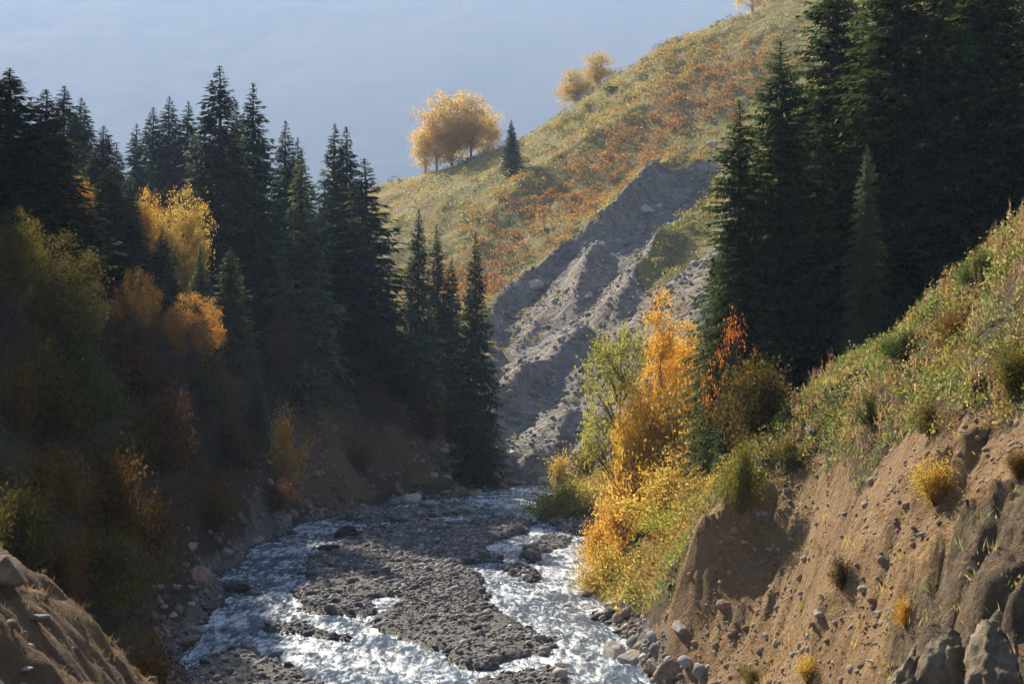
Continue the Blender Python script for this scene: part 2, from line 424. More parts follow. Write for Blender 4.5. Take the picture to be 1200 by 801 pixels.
    rcol = N.mix(N.math('SUBTRACT', 0.5, N.math('MULTIPLY', nearf, 0.45)), rcol, N.ramp(rc2, [(0.0, (0.12, 0.115, 0.11)), (0.5, (0.27, 0.24, 0.20)), (1.0, (0.44, 0.40, 0.35))]))
    rcol = N.mix(N.math('MULTIPLY', N.step(N.noise(P, 0.055, 4), 0.45, 0.62), 0.5), rcol, N.mix(1.0, rcol, (1.2, 0.98, 0.75), 'MULTIPLY'))
    nk = N.math('MULTIPLY', N.math('SUBTRACT', n2, 0.5), 0.9)
    fe = N.step(N.math('ADD', earth, nk), 0.42, 0.58)
    fg = N.step(N.math('ADD', grav, nk), 0.40, 0.62)
    fr = N.step(N.math('ADD', rock, nk), 0.40, 0.60)
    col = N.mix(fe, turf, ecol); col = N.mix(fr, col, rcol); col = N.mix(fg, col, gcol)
    hb = N.math('ADD', N.math('MULTIPLY', n2, 0.20), N.math('MULTIPLY', n3, 0.055))
    hb = N.math('SUBTRACT', hb, N.math('MULTIPLY', N.math('MULTIPLY', fg, gd), 0.09))
    hb = N.math('SUBTRACT', hb, N.math('MULTIPLY', N.math('MULTIPLY', N.math('MULTIPLY', fe, N.step(n1, 0.45, 0.65)), pebd), 0.05))
    hb = N.math('ADD', hb, N.math('MULTIPLY', N.math('MULTIPLY', N.math('MULTIPLY', fr, N.math('SUBTRACT', 1.0, nearf)), N.math('ADD', st, N.math('MULTIPLY', rc2, 0.4))), 1.0))
    hb = N.math('ADD', hb, N.math('MULTIPLY', N.math('MULTIPLY', fr, nearf), N.math('MULTIPLY', N.noise(P, 3.2, 8, 0.72, 0.5), 0.55)))
    bump = N.n('ShaderNodeBump', {'Strength': 0.9, 'Distance': 1.0, 'Height': hb}).outputs[0]
    rgh = N.math('SUBTRACT', 0.92, N.math('MULTIPLY', N.math('MULTIPLY', wet, fg), 0.62))
    b = N.n('ShaderNodeBsdfPrincipled', {'Base Color': col, 'Roughness': rgh, 'Normal': bump, 'Specular IOR Level': 0.3})
    return N.surf(b.outputs[0])

def mat_water():
    N = NT('river_water')
    P = N.n('ShaderNodeNewGeometry').outputs['Position']
    mp = N.n('ShaderNodeMapping', {'Vector': P, 'Scale': (1.8, 0.5, 1.0)}).outputs[0]
    n1 = N.noise(mp, 1.2, 5, 0.6, 0.8); n2 = N.noise(mp, 3.6, 4, 0.6, 0.6); n0 = N.noise(P, 0.22, 3)
    f = N.math('ADD', N.math('ADD', N.math('MULTIPLY', n1, 0.45), N.math('MULTIPLY', n2, 0.45)), N.math('MULTIPLY', n0, 0.35))
    foam_glint = N.math('MULTIPLY', N.step(f, 0.56, 0.75), 0.88)  # white of the foam, with sun glitter painted into the same colour
    base = N.mix(n0, (0.045, 0.085, 0.14), (0.10, 0.145, 0.20))
    col = N.mix(foam_glint, base, (0.80, 0.85, 0.90))
    h = N.math('ADD', N.math('MULTIPLY', n1, 0.22), N.math('MULTIPLY', n2, 0.05))
    bump = N.n('ShaderNodeBump', {'Strength': 1.0, 'Distance': 1.0, 'Height': h}).outputs[0]
    b = N.n('ShaderNodeBsdfPrincipled', {'Base Color': col, 'Roughness': N.math('ADD', 0.13, N.math('MULTIPLY', foam_glint, 0.4)), 'IOR': 1.33,
                                         'Specular IOR Level': 0.9, 'Normal': bump})
    return N.surf(b.outputs[0])

def leaf_mat(name, cols, tr=0.42, obj_var=0.25, gain=1.15, rough=0.55, attr=None):
    N = NT(name)
    if attr: c = N.n('ShaderNodeAttribute', attribute_name=attr).outputs['Color']
    else:
        rnd = N.n('ShaderNodeNewGeometry').outputs['Random Per Island']
        k = len(cols)
        c = N.ramp(rnd, [(i / max(1, k - 1), x) for i, x in enumerate(cols)])
    ov = N.n('ShaderNodeObjectInfo').outputs['Random']
    hs = N.n('ShaderNodeHueSaturation', {'Hue': N.math('ADD', 0.5 - 0.012, N.math('MULTIPLY', ov, 0.024)), 'Saturation': 1.0,
                                         'Value': N.math('ADD', 1 - obj_var * 0.5, N.math('MULTIPLY', ov, obj_var)), 'Color': c}).outputs[0]
    d = N.n('ShaderNodeBsdfPrincipled', {'Base Color': hs, 'Roughness': 0.75, 'Specular IOR Level': 0.06}).outputs[0]
    tcol = N.mix(1.0, hs, g(gain), 'MULTIPLY')
    t = N.n('ShaderNodeBsdfTranslucent', {'Color': tcol}).outputs[0]
    return N.surf(N.n('ShaderNodeMixShader', {0: tr, 1: d, 2: t}).outputs[0])

def bark_mat(name, a, b, scale=6.0):
    N = NT(name)
    P = N.n('ShaderNodeTexCoord').outputs['Object']
    mp = N.n('ShaderNodeMapping', {'Vector': P, 'Scale': (1.0, 1.0, 0.35)}).outputs[0]
    n = N.noise(mp, scale, 5, 0.65)
    col = N.ramp(n, [(0.35, a), (0.65, b)])
    bump = N.n('ShaderNodeBump', {'Strength': 0.7, 'Distance': 0.05, 'Height': n}).outputs[0]
    return N.surf(N.n('ShaderNodeBsdfPrincipled', {'Base Color': col, 'Roughness': 0.9, 'Normal': bump}).outputs[0])

def rock_mat(name, cols, scale=2.2, attr=None):
    N = NT(name)
    P = N.n('ShaderNodeTexCoord').outputs['Object']
    n1 = N.noise(P, scale, 6, 0.6, 0.4); n2 = N.noise(P, scale * 7, 5, 0.7)
    if attr: base = N.n('ShaderNodeAttribute', attribute_name=attr).outputs['Color']
    else: base = N.ramp(n1, [(0.3, cols[0]), (0.5, cols[1]), (0.7, cols[2])])
    col = N.mix(0.55, base, N.mix(n2, g(0.12), g(0.92)), 'OVERLAY')
    h = N.math('ADD', N.math('MULTIPLY', n1, 0.35), N.math('MULTIPLY', n2, 0.10))
    bump = N.n('ShaderNodeBump', {'Strength': 0.7, 'Distance': 0.4, 'Height': h}).outputs[0]
    return N.surf(N.n('ShaderNodeBsdfPrincipled', {'Base Color': col, 'Roughness': 0.85, 'Normal': bump, 'Specular IOR Level': 0.3}).outputs[0])

M = {}
M['ground'] = mat_ground(); M['water'] = mat_water()
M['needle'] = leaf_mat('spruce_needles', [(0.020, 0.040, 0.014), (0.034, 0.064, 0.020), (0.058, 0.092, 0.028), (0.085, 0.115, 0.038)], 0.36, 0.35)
M['needle_pale_lit'] = leaf_mat('pale_sunlit_needles', [(0.085, 0.12, 0.05), (0.14, 0.175, 0.08), (0.21, 0.23, 0.11)], 0.5, 0.2)  # pale needles, lightened further so the colour carries sunlight on them
M['needle_green_lit'] = leaf_mat('green_sunlit_needles', [(0.032, 0.062, 0.016), (0.058, 0.105, 0.026), (0.098, 0.15, 0.04), (0.14, 0.185, 0.055)], 0.52, 0.35)  # lighter copy of the needles, sunlight on the stand put into the green
M['birch_gold'] = leaf_mat('golden_leaves', [(0.58, 0.34, 0.03), (0.70, 0.44, 0.04), (0.76, 0.52, 0.07), (0.62, 0.42, 0.05)], 0.6, 0.2, 1.35)
M['birch_amber'] = leaf_mat('amber_leaves', [(0.60, 0.41, 0.11), (0.68, 0.50, 0.16), (0.66, 0.53, 0.19), (0.64, 0.41, 0.11)], 0.60, 0.25, 1.2)
M['leaf_lime'] = leaf_mat('yellow_green_leaves', [(0.19, 0.23, 0.04), (0.32, 0.33, 0.05), (0.44, 0.40, 0.07), (0.28, 0.28, 0.05)], 0.6, 0.2, 1.35)
M['leaf_yellow'] = leaf_mat('yellow_leaves', [(0.36, 0.29, 0.06), (0.50, 0.38, 0.08), (0.58, 0.43, 0.09), (0.50, 0.29, 0.06), (0.30, 0.21, 0.07)], 0.6, 0.2, 1.35)
M['leaf_orange'] = leaf_mat('orange_leaves', [(0.42, 0.20, 0.03), (0.56, 0.29, 0.05), (0.60, 0.38, 0.07), (0.46, 0.27, 0.06)], 0.6, 0.25, 1.35)
M['leaf_red'] = leaf_mat('red_leaves', [(0.34, 0.075, 0.02), (0.44, 0.15, 0.03), (0.50, 0.22, 0.04), (0.26, 0.07, 0.03)], 0.6, 0.2, 1.35)
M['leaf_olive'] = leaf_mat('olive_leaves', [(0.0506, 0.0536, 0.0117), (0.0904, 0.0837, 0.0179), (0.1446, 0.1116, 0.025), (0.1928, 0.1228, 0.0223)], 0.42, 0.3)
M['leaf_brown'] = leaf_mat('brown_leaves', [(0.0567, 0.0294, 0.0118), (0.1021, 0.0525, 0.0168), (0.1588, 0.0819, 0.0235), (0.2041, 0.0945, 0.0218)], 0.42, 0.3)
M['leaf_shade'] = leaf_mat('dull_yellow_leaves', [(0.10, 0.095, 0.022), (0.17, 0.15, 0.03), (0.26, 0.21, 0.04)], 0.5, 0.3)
M['leaf_green'] = leaf_mat('green_leaves', [(0.045, 0.075, 0.018), (0.08, 0.12, 0.025), (0.15, 0.17, 0.04)], 0.42, 0.25)
M['leaf_mix'] = leaf_mat('mottled_leaves', [(0.1823, 0.0788, 0.018), (0.1215, 0.0957, 0.0198), (0.2673, 0.135, 0.027), (0.0972, 0.0507, 0.018)], 0.42, 0.3)
M['blade'] = leaf_mat('grass_blades', None, 0.58, 0.0, attr='Col')
M['bark'] = bark_mat('spruce_bark', (0.055, 0.038, 0.028), (0.13, 0.095, 0.07))
M['birchbark'] = bark_mat('birch_bark', (0.16, 0.13, 0.10), (0.52, 0.48, 0.42), 3.0)
M['twig'] = bark_mat('twig_bark', (0.06, 0.042, 0.032), (0.13, 0.095, 0.07), 9.0)
M['deadwood'] = bark_mat('dead_wood', (0.22, 0.19, 0.16), (0.40, 0.36, 0.31), 9.0)
M['rock_grey'] = rock_mat('grey_stone', [(0.20, 0.19, 0.18), (0.32, 0.30, 0.28), (0.46, 0.43, 0.40)])
M['rock_pale'] = rock_mat('pale_stone', [(0.34, 0.30, 0.26), (0.48, 0.43, 0.38), (0.62, 0.57, 0.52)])
M['rock_brown'] = rock_mat('brown_stone', [(0.16, 0.11, 0.075), (0.27, 0.19, 0.13), (0.38, 0.28, 0.20)])
M['rock_red'] = rock_mat('reddish_stone', [(0.22, 0.12, 0.085), (0.34, 0.20, 0.145), (0.44, 0.29, 0.22)])
M['rock_blue'] = rock_mat('bluish_stone', [(0.20, 0.22, 0.25), (0.32, 0.35, 0.39), (0.46, 0.49, 0.52)])
M['rock_dark'] = rock_mat('dark_wet_stone', [(0.035, 0.03, 0.028), (0.07, 0.062, 0.056), (0.12, 0.105, 0.095)])
M['rock_outcrop'] = rock_mat('outcrop_stone', [(0.07, 0.054, 0.036), (0.16, 0.125, 0.083), (0.30, 0.255, 0.185)], 2.6)
M['stone'] = rock_mat('loose_stone', None, 3.0, attr='Col')

# ------------------------------------------------------------------ terrain sheets
def sheet(name, xs, ys, mat, k='structure', zoff=0.0):
    X, Y = np.meshgrid(xs, ys)
    Z, R = land(X, Y)
    V = np.stack([X, Y, Z + zoff], -1).reshape(-1, 3)
    nx, ny = len(xs), len(ys)
    i = np.arange(nx * ny).reshape(ny, nx)
    F = np.stack([i[:-1, :-1], i[:-1, 1:], i[1:, 1:], i[1:, :-1]], -1).reshape(-1, 4)
    o = link(name, mesh_np(name, V, F, {'region': R.reshape(-1, 3)}, smooth=True), mat)
    return kind(o, k)

xs = np.concatenate([np.arange(-90, -34, 2.0), np.arange(-34, -15, 0.35), np.arange(-15, 2.5, 0.13), np.arange(2.5, 14, 0.065),
                     np.arange(14, 24, 0.3), np.arange(24, 91, 2.0)])
ys = [-30.0, -22.0, -15.0, -10.0, -6.0, -3.0, 0.0, 2.0, 4.0, 5.5, 7.0]
while ys[-1] < 126: ys.append(ys[-1] + max(0.07, ys[-1] * 0.0042))
sheet('ground', xs, np.array(ys), M['ground'])
xs = np.concatenate([np.arange(-200, -60, 4.0), np.arange(-60, 80, 0.55), np.arange(80, 221, 4.0)])
ys2 = [ys[-1] - 0.3]
while ys2[-1] < 250: ys2.append(ys2[-1] + 0.62)
while ys2[-1] < 420: ys2.append(ys2[-1] + 4.0)
sheet('hillside', xs, np.array(ys2), M['ground'], zoff=-0.01)

# the wooded mountain across the valley
xs = np.linspace(-2200, 2200, 220); ys3 = np.linspace(2200, 3900, 140)
X, Y = np.meshgrid(xs, ys3)
MT_TOP = 1060.0
Z = -40 + (Y - 2200) * 0.76 + 14 * fbm(X / 400, Y / 500, 91) + 28 * (ridged(X / 520 + Y / 1500, Y / 2600, 92) - 0.5) + 3 * fbm(X / 20, Y / 20, 93, 3)
Z = np.minimum(Z, MT_TOP - 3 + 2.5 * fbm(X / 30, Y / 30, 94))
i = np.arange(X.size).reshape(X.shape)
F = np.stack([i[:-1, :-1], i[:-1, 1:], i[1:, 1:], i[1:, :-1]], -1).reshape(-1, 4)
N = NT('mountain_forest')
P = N.n('ShaderNodeNewGeometry').outputs['Position']
mcol = N.ramp(N.noise(P, 0.02, 6, 0.65), [(0.35, (0.035, 0.05, 0.03)), (0.55, (0.06, 0.07, 0.04)), (0.7, (0.09, 0.085, 0.05))])
N.surf(N.n('ShaderNodeBsdfPrincipled', {'Base Color': mcol, 'Roughness': 0.95}).outputs[0])
mo = kind(link('mountain', mesh_np('mountain', np.stack([X, Y, Z], -1).reshape(-1, 3), F, smooth=True), N.m), 'structure')

# the river
xs = np.arange(-16, 14, 0.16); ysw = [8.0]
while ysw[-1] < 112: ysw.append(ysw[-1] + max(0.10, ysw[-1] * 0.0028))
X, Y = np.meshgrid(xs, np.array(ysw))
Z = 0.055 * fbm(X * 0.9, Y * 0.55, 101, 3) + 0.035 * fbm(X * 2.6, Y * 1.5, 102, 3) + 0.035
keep = sd_poly(X, Y, RIVER) > -2.2
i = np.arange(X.size).reshape(X.shape)
F = np.stack([i[:-1, :-1], i[:-1, 1:], i[1:, 1:], i[1:, :-1]], -1).reshape(-1, 4)
F = F[keep.ravel()[F].all(1)]
kind(link('river', mesh_np('river', np.stack([X, Y, Z], -1).reshape(-1, 3), F, smooth=True), M['water']), 'structure')

# ------------------------------------------------------------------ stones
def ico(sub):
    bm = bmesh.new(); bmesh.ops.create_icosphere(bm, subdivisions=sub, radius=1.0)
    V = np.array([v.co[:] for v in bm.verts]); F = np.array([[v.index for v in f.verts] for f in bm.faces], np.int32)
    bm.free(); return V, F

def rock_shape(sub, seed, planes=9, rough=0.10, flat_=0.75, lo=0.62):
    r = np.random.default_rng(seed); V, F = ico(sub); V = V.copy()
    for _ in range(planes):
        n = norm(r.normal(size=3)); d = r.uniform(lo, 0.92)
        ov = np.maximum(0, V @ n - d); V -= ov[:, None] * n
    N_ = norm(V)
    q = fbm(V[:, 0] * 1.7 + V[:, 2] * 0.9 + seed, V[:, 1] * 1.7 - V[:, 2] * 1.1, seed, 3)
    q2 = fbm(V[:, 0] * 6 + V[:, 2] * 3.1, V[:, 1] * 6 - V[:, 2] * 4.3, seed + 5, 3)
    V += N_ * (rough * q + rough * 0.22 * q2)[:, None]
    V[:, 2] *= flat_; V[:, 0] *= r.uniform(1.0, 1.4)
    return V, F

PEB = [rock_shape(1, 200 + k, 5, 0.14, r_, 0.7) for k, r_ in enumerate((0.55, 0.7, 0.8, 0.6, 0.9))]
PEB2 = [rock_shape(2, 220 + k, 8, 0.13, r_, 0.66) for k, r_ in enumerate((0.6, 0.75, 0.85, 0.65))]

def rots(n):
    a = RNG.uniform(0, 2 * np.pi, n); t = RNG.normal(0, 0.35, n); u = RNG.normal(0, 0.35, n)
    ca, sa = np.cos(a), np.sin(a); ct, st_ = np.cos(t), np.sin(t); cu, su = np.cos(u), np.sin(u)
    Rz = np.zeros((n, 3, 3)); Rz[:, 0, 0] = ca; Rz[:, 0, 1] = -sa; Rz[:, 1, 0] = sa; Rz[:, 1, 1] = ca; Rz[:, 2, 2] = 1
    Rx = np.zeros((n, 3, 3)); Rx[:, 0, 0] = 1; Rx[:, 1, 1] = ct; Rx[:, 1, 2] = -st_; Rx[:, 2, 1] = st_; Rx[:, 2, 2] = ct
    Ry = np.zeros((n, 3, 3)); Ry[:, 1, 1] = 1; Ry[:, 0, 0] = cu; Ry[:, 0, 2] = su; Ry[:, 2, 0] = -su; Ry[:, 2, 2] = cu
    return Rz @ Rx @ Ry

def stones(name, P, S, C, protos, smooth=False, k='stuff'):
    Vs = []; Fs = []; Cs = []; o = 0
    which = RNG.integers(0, len(protos), len(P)); R = rots(len(P))
    for j, (v, f) in enumerate(protos):
        s = which == j
        if not s.any(): continue
        q = np.einsum('nij,vj->nvi', R[s], v) * S[s][:, None, None] + P[s][:, None]
        n = s.sum()
        Vs.append(q.reshape(-1, 3)); Fs.append((f[None] + (np.arange(n) * len(v))[:, None, None]).reshape(-1, 3) + o)
        Cs.append(np.repeat(C[s], len(v), 0)); o += n * len(v)
    return kind(link(name, mesh_np(name, np.concatenate(Vs), np.concatenate(Fs), {'Col': np.concatenate(Cs)}, smooth), M['stone']), k)

def palette(n, cols, var=0.25):
    c = np.array(cols)[RNG.integers(0, len(cols), n)]
    return c * RNG.uniform(1 - var, 1 + var, (n, 1))

def scatter(n, x0, x1, y0, y1, dens):
    x = RNG.uniform(x0, x1, n); y = np.sqrt(RNG.uniform(y0 * y0, y1 * y1, n)) if y0 > 0 else RNG.uniform(y0, y1, n)
    z, R = land(x, y)
    p = dens(x, y, z, R); s = RNG.uniform(size=n) < p
    return x[s], y[s], z[s], R[s]

GREYS = [(0.20, 0.195, 0.195), (0.29, 0.28, 0.275), (0.14, 0.14, 0.142), (0.40, 0.385, 0.37), (0.24, 0.19, 0.17), (0.31, 0.27, 0.24), (0.50, 0.49, 0.47)]
HXY = march(Hb, 890, 655, 10, 60)
TANS = [(0.50, 0.43, 0.34), (0.33, 0.24, 0.16), (0.40, 0.31, 0.22), (0.26, 0.19, 0.13), (0.44, 0.38, 0.31), (0.36, 0.22, 0.14), (0.30, 0.29, 0.27)]
# gravel of the bars
x, y, z, R = scatter(90000, -14, 7, 36, 106, lambda x, y, z, R: (R[:, 1] > 0.5) * sstep(-0.08, 0.10, z) * (0.45 + 0.55 * (noise(x * .5, y * .5, 7) > 0.42)))
s = 0.036 + 0.034 * RNG.gamma(0.9, 1.0, len(x)); s = np.minimum(s, 0.22)
C = palette(len(x), GREYS, 0.5); wetk = sstep(0.16, 0.02, z)[:, None]
stones('gravel', np.stack([x, y, z + s * 0.12], -1), s, 0.8 * C * (1 - 0.72 * wetk), PEB)
# cobbles at the water's edge and in the shallows
x, y, z, R = scatter(3600, -14, 7, 34, 106, lambda x, y, z, R: (R[:, 1] > 0.3) * np.exp(-((z + 0.0) / 0.10) ** 2) * (noise(x * .35, y * .35, 8) > 0.5) * 0.8)
s = 0.05 + 0.065 * RNG.gamma(1.2, 0.9, len(x)); s = np.minimum(s, 0.32)
stones('river_cobbles', np.stack([x, y, z + s * 0.25], -1), s, palette(len(x), [(0.05, 0.042, 0.038), (0.075, 0.065, 0.058), (0.10, 0.08, 0.07), (0.13, 0.12, 0.11)]), PEB2, True)
# stones set in the cut bank on the right
x, y, z, R = scatter(70000, 3, 14, 15, 60, lambda x, y, z, R: (R[:, 0] > 0.5) * np.clip(0.08 + 0.92 * sstep(-0.05, 0.25, fbm(x * .5, y * .4, 9)) + 1.2 * np.exp(-((x - HXY[0]) ** 2 + 0.3 * (y - HXY[1]) ** 2) / 1.6), 0, 1) * (1 - 0.8 * (R[:, 2] > 0.5)) * 0.7)
s = 0.014 + 0.020 * RNG.gamma(0.9, 1.0, len(x)); s = np.minimum(s, 0.15)
stones('bank_stones', np.stack([x, y, z - s * 0.28], -1), s, (0.72 * palette(len(x), TANS) + 0.28 * np.array([[0.28, 0.165, 0.07]])) * 0.9, PEB2, True)
# rubble on the left bank and its foot
x, y, z, R = scatter(15000, -16, -2, 13, 106, lambda x, y, z, R: ((y < 27) * (R[:, 0] > 0.5) * 0.6 + (R[:, 0] > 0.5) * 0.45 + (R[:, 1] > 0.05) * (R[:, 1] < 0.6) * (z > 0) * 0.8) * (noise(x * .4, y * .4, 12) > 0.35))
s = (0.03 + 0.06 * RNG.gamma(1.2, 0.9, len(x))) * np.clip(y / 50, 0.42, 1.2); s = np.minimum(s, 0.34)
stones('bank_rubble', np.stack([x, y, z + s * 0.2], -1), s, palette(len(x), [(0.20, 0.15, 0.11), (0.27, 0.21, 0.16), (0.15, 0.115, 0.09), (0.33, 0.29, 0.25)]), PEB2, True)
# shingle where the right bank meets the river
x, y, z, R = scatter(3000, 1, 6, 38, 70, lambda x, y, z, R: (R[:, 1] > 0.03) * (R[:, 1] < 0.9) * (z > -0.05) * (z < 0.9) * 0.7)
s = 0.05 + 0.06 * RNG.gamma(1.1, 0.9, len(x)); s = np.minimum(s, 0.26)
stones('shore_shingle', np.stack([x, y, z + s * 0.25], -1), s, palette(len(x), GREYS + TANS[:3]), PEB2, True)
# scree of the landslide
x, y, z, R = scatter(52000, -14, 60, 112, 250, lambda x, y, z, R: (R[:, 2] > 0.5) * (0.12 + 0.88 * (fbm(x * .12 - y * .05, y * .06, 13) > 0.0)) * 0.9)
s = 0.06 + 0.085 * RNG.gamma(0.7, 1.0, len(x)); s = np.minimum(s, 0.7)
stones('scree', np.stack([x, y, z + s * 0.2], -1), s, palette(len(x), [(0.28, 0.255, 0.22), (0.38, 0.34, 0.29), (0.20, 0.18, 0.165), (0.48, 0.44, 0.39), (0.32, 0.26, 0.20)]), PEB)
x, y, z, R = scatter(2600, -12, 20, 106, 126, lambda x, y, z, R: (R[:, 1] < 0.3) * 0.35)
s = 0.12 + 0.2 * RNG.gamma(0.9, 1.0, len(x)); s = np.minimum(s, 1.0)
stones('hill_foot_rubble', np.stack([x, y, z + s * 0.2], -1), s, palette(len(x), [(0.30, 0.26, 0.21), (0.40, 0.35, 0.29), (0.22, 0.19, 0.165)]), PEB)

# ------------------------------------------------------------------ grass, weeds, low scrub
def tufts(name, x, y, z, C, n_bl, hgt, wid, spread, lean=0.35):
    n = len(x); k = n_bl
    P = np.repeat(np.stack([x, y, z - 0.03], -1), k, 0); P[:, :2] += RNG.normal(0, 1, (n * k, 2)) * np.repeat(spread * np.ones(n), k)[:, None]
    D = RNG.normal(0, lean, (n * k, 3)); D[:, 2] = 1; D = norm(D)
    a = RNG.uniform(0, np.pi, n * k); S = np.stack([np.cos(a), np.sin(a), 0 * a], -1)
    L = np.repeat(hgt * np.ones(n), k) * RNG.uniform(0.5, 1.15, n * k); W = np.repeat(wid * np.ones(n), k) * RNG.uniform(0.7, 1.3, n * k)
    V, F = cards(P, D, S, L, W, 0.35, 0.18)
    c = np.repeat(C, k, 0) * RNG.uniform(0.75, 1.25, (n * k, 1))
    return kind(link(name, mesh_np(name, V, F, {'Col': np.repeat(c, 4, 0)}), M['blade']), 'stuff')

def leafscrub(name, x, y, z, C, n_lf, rad, hgt, leaf):
    n = len(x); k = n_lf
    d = rand_dir(n * k); r = RNG.uniform(0.35, 1.0, n * k) ** 0.5
    P = d * r[:, None]; P[:, 2] = np.abs(P[:, 2])
    ir = np.repeat(rad, k); ih = np.repeat(hgt, k)
    P[:, :2] *= ir[:, None]; P[:, 2] *= ih
    P += np.repeat(np.stack([x, y, z - 0.05], -1), k, 0)
    D = norm(d + RNG.normal(0, 0.6, (n * k, 3)) + np.array([0, 0, 0.5])); S = perp(D)
    il = np.repeat(leaf * np.ones(n), k) * RNG.uniform(0.6, 1.4, n * k)
    V, F = cards(P, D, S, il * 1.4, il, 0.5)
    c = np.repeat(C, k, 0) * RNG.uniform(0.65, 1.35, (n * k, 1))
    return kind(link(name, mesh_np(name, V, F, {'Col': np.repeat(c, 4, 0)}), M['blade']), 'stuff')

# the hillside: grass, then low scrub in bands of rust, ochre and green
x, y, z, R = scatter(30000, -60, 80, 112, 262, lambda x, y, z, R: (R[:, 2] < 0.4) * 0.9)
q = fbm(x * 0.06, y * 0.06, 15)[:, None]; q2 = RNG.uniform(size=(len(x), 1))
C = np.where(q + 0.5 * (q2 - 0.5) > 0.0, np.array([[0.42, 0.35, 0.13]]), np.array([[0.26, 0.28, 0.09]]))
tufts('hillside_grass', x, y, z, C, 6, 0.5, 0.13, 0.35, 0.6)
xc, yc = see(760, 160, 100)[:2]; xd, yd = see(560, 330, 100)[:2]
band = [(xc + 12, yc + 6), (xc, yc), ((xc + xd) / 2, (yc + yd) / 2), (xd, yd)]
def hill_d(x, y, z, R):
    dd, _, _ = sd_line(x, y, band)
    return (R[:, 2] < 0.62) * (y > 112) * np.clip(0.12 + 0.8 * np.exp(-(dd / 11) ** 2) + 0.55 * (fbm(x * .07, y * .07, 16) > 0.1), 0, 1) * sstep(262, 235, y + 8 * fbm(x * .1, y * .1, 3))
x, y, z, R = scatter(9000, -55, 75, 112, 256, hill_d)
dd, _, _ = sd_line(x, y, band)
wr = np.exp(-(dd / 10) ** 2) + 0.35 * fbm(x * .09, y * .09, 17) + 0.25 * RNG.normal(size=len(x))
C = np.where((wr > 0.62)[:, None], np.array([[0.36, 0.165, 0.050]]), np.where((wr > 0.25)[:, None], np.array([[0.40, 0.25, 0.060]]), np.where((wr > -0.05)[:, None], np.array([[0.37, 0.32, 0.08]]), np.array([[0.13, 0.15, 0.045]]))))
rad = RNG.uniform(0.5, 1.25, len(x))
leafscrub('hillside_scrub', x, y, z, C, 80, rad * 1.2, rad * RNG.uniform(0.9, 1.5, len(x)), 0.155)
# thin growth on the scree
x, y, z, R = scatter(5000, -10, 55, 112, 230, lambda x, y, z, R: (R[:, 2] > 0.3) * (fbm(x * .1, y * .1, 18) > 0.14) * 0.6)
rad = RNG.uniform(0.25, 0.7, len(x))
leafscrub('scree_scrub', x, y, z, palette(len(x), [(0.30, 0.24, 0.06), (0.16, 0.16, 0.05), (0.32, 0.17, 0.05)]), 26, rad, rad * 1.2, 0.16)

# turf on the near right bank
def turf_d(x, y, z, R):
    return np.clip((R[:, 0] < 0.45) * (R[:, 1] < 0.25) * (0.62 + 0.38 * (fbm(x * .8, y * .8, 19) > -0.1)) + (R[:, 0] > 0.45) * (fbm(x * .45, y * .45, 20) > 0.18) * 0.20, 0, 1)
x, y, z, R = scatter(24000, 3.2, 18, 16, 72, turf_d)
q = fbm(x * 0.5, y * 0.5, 24)[:, None] + 0.35 * RNG.normal(size=(len(x), 1))
C = np.where(q > 0.28, np.array([[0.34, 0.26, 0.10]]), np.where(q > -0.05, np.array([[0.17, 0.21, 0.06]]), np.where(q > -0.35, np.array([[0.22, 0.25, 0.11]]), np.array([[0.30, 0.17, 0.075]]))))
C = np.where(R[:, 0:1] > 0.45, np.array([[0.42, 0.29, 0.10]]) * RNG.uniform(0.6, 1.1, (len(x), 1)), C)
far_y = ((y > 50) & (x < 9.5))[:, None]
C = np.where(far_y & (q > -0.1), np.array([[0.42, 0.30, 0.06]]), C)
tufts('bank_grass', x, y, z, C * 1.25, 15, RNG.uniform(0.16, 0.50, len(x)) * np.clip(y / 34, 0.4, 1), 0.030 * np.clip(y / 36, 0.3, 1.2), 0.12, 0.55)
# leafy herbs between the grass
x, y, z, R = scatter(14000, 4, 18, 20, 66, lambda x, y, z, R: (R[:, 0] < 0.5) * (R[:, 1] < 0.1) * (fbm(x * .7, y * .7, 25) > -0.12) * 0.75)
rad = RNG.uniform(0.14, 0.42, len(x))
leafscrub('bank_herbs', x, y, z, palette(len(x), [(0.21, 0.27, 0.065), (0.26, 0.29, 0.13), (0.36, 0.32, 0.07), (0.11, 0.16, 0.035), (0.30, 0.29, 0.06), (0.38, 0.25, 0.09), (0.28, 0.16, 0.07)]), 62, rad, rad * RNG.uniform(0.8, 1.9, len(x)), 0.048)
# golden scrub under the thicket
x, y, z, R = scatter(2600, 2.5, 13, 46, 96, lambda x, y, z, R: (R[:, 1] < 0.25) * (z > 0.3) * (x < 5.2 + 0.075 * y) * 0.75)
rad = RNG.uniform(0.35, 0.85, len(x))
leafscrub('thicket_undergrowth', x, y, z, palette(len(x), [(0.46, 0.33, 0.09), (0.46, 0.25, 0.06), (0.40, 0.34, 0.10), (0.27, 0.24, 0.07), (0.32, 0.18, 0.07)]), 130, rad, rad * 1.7, 0.065)
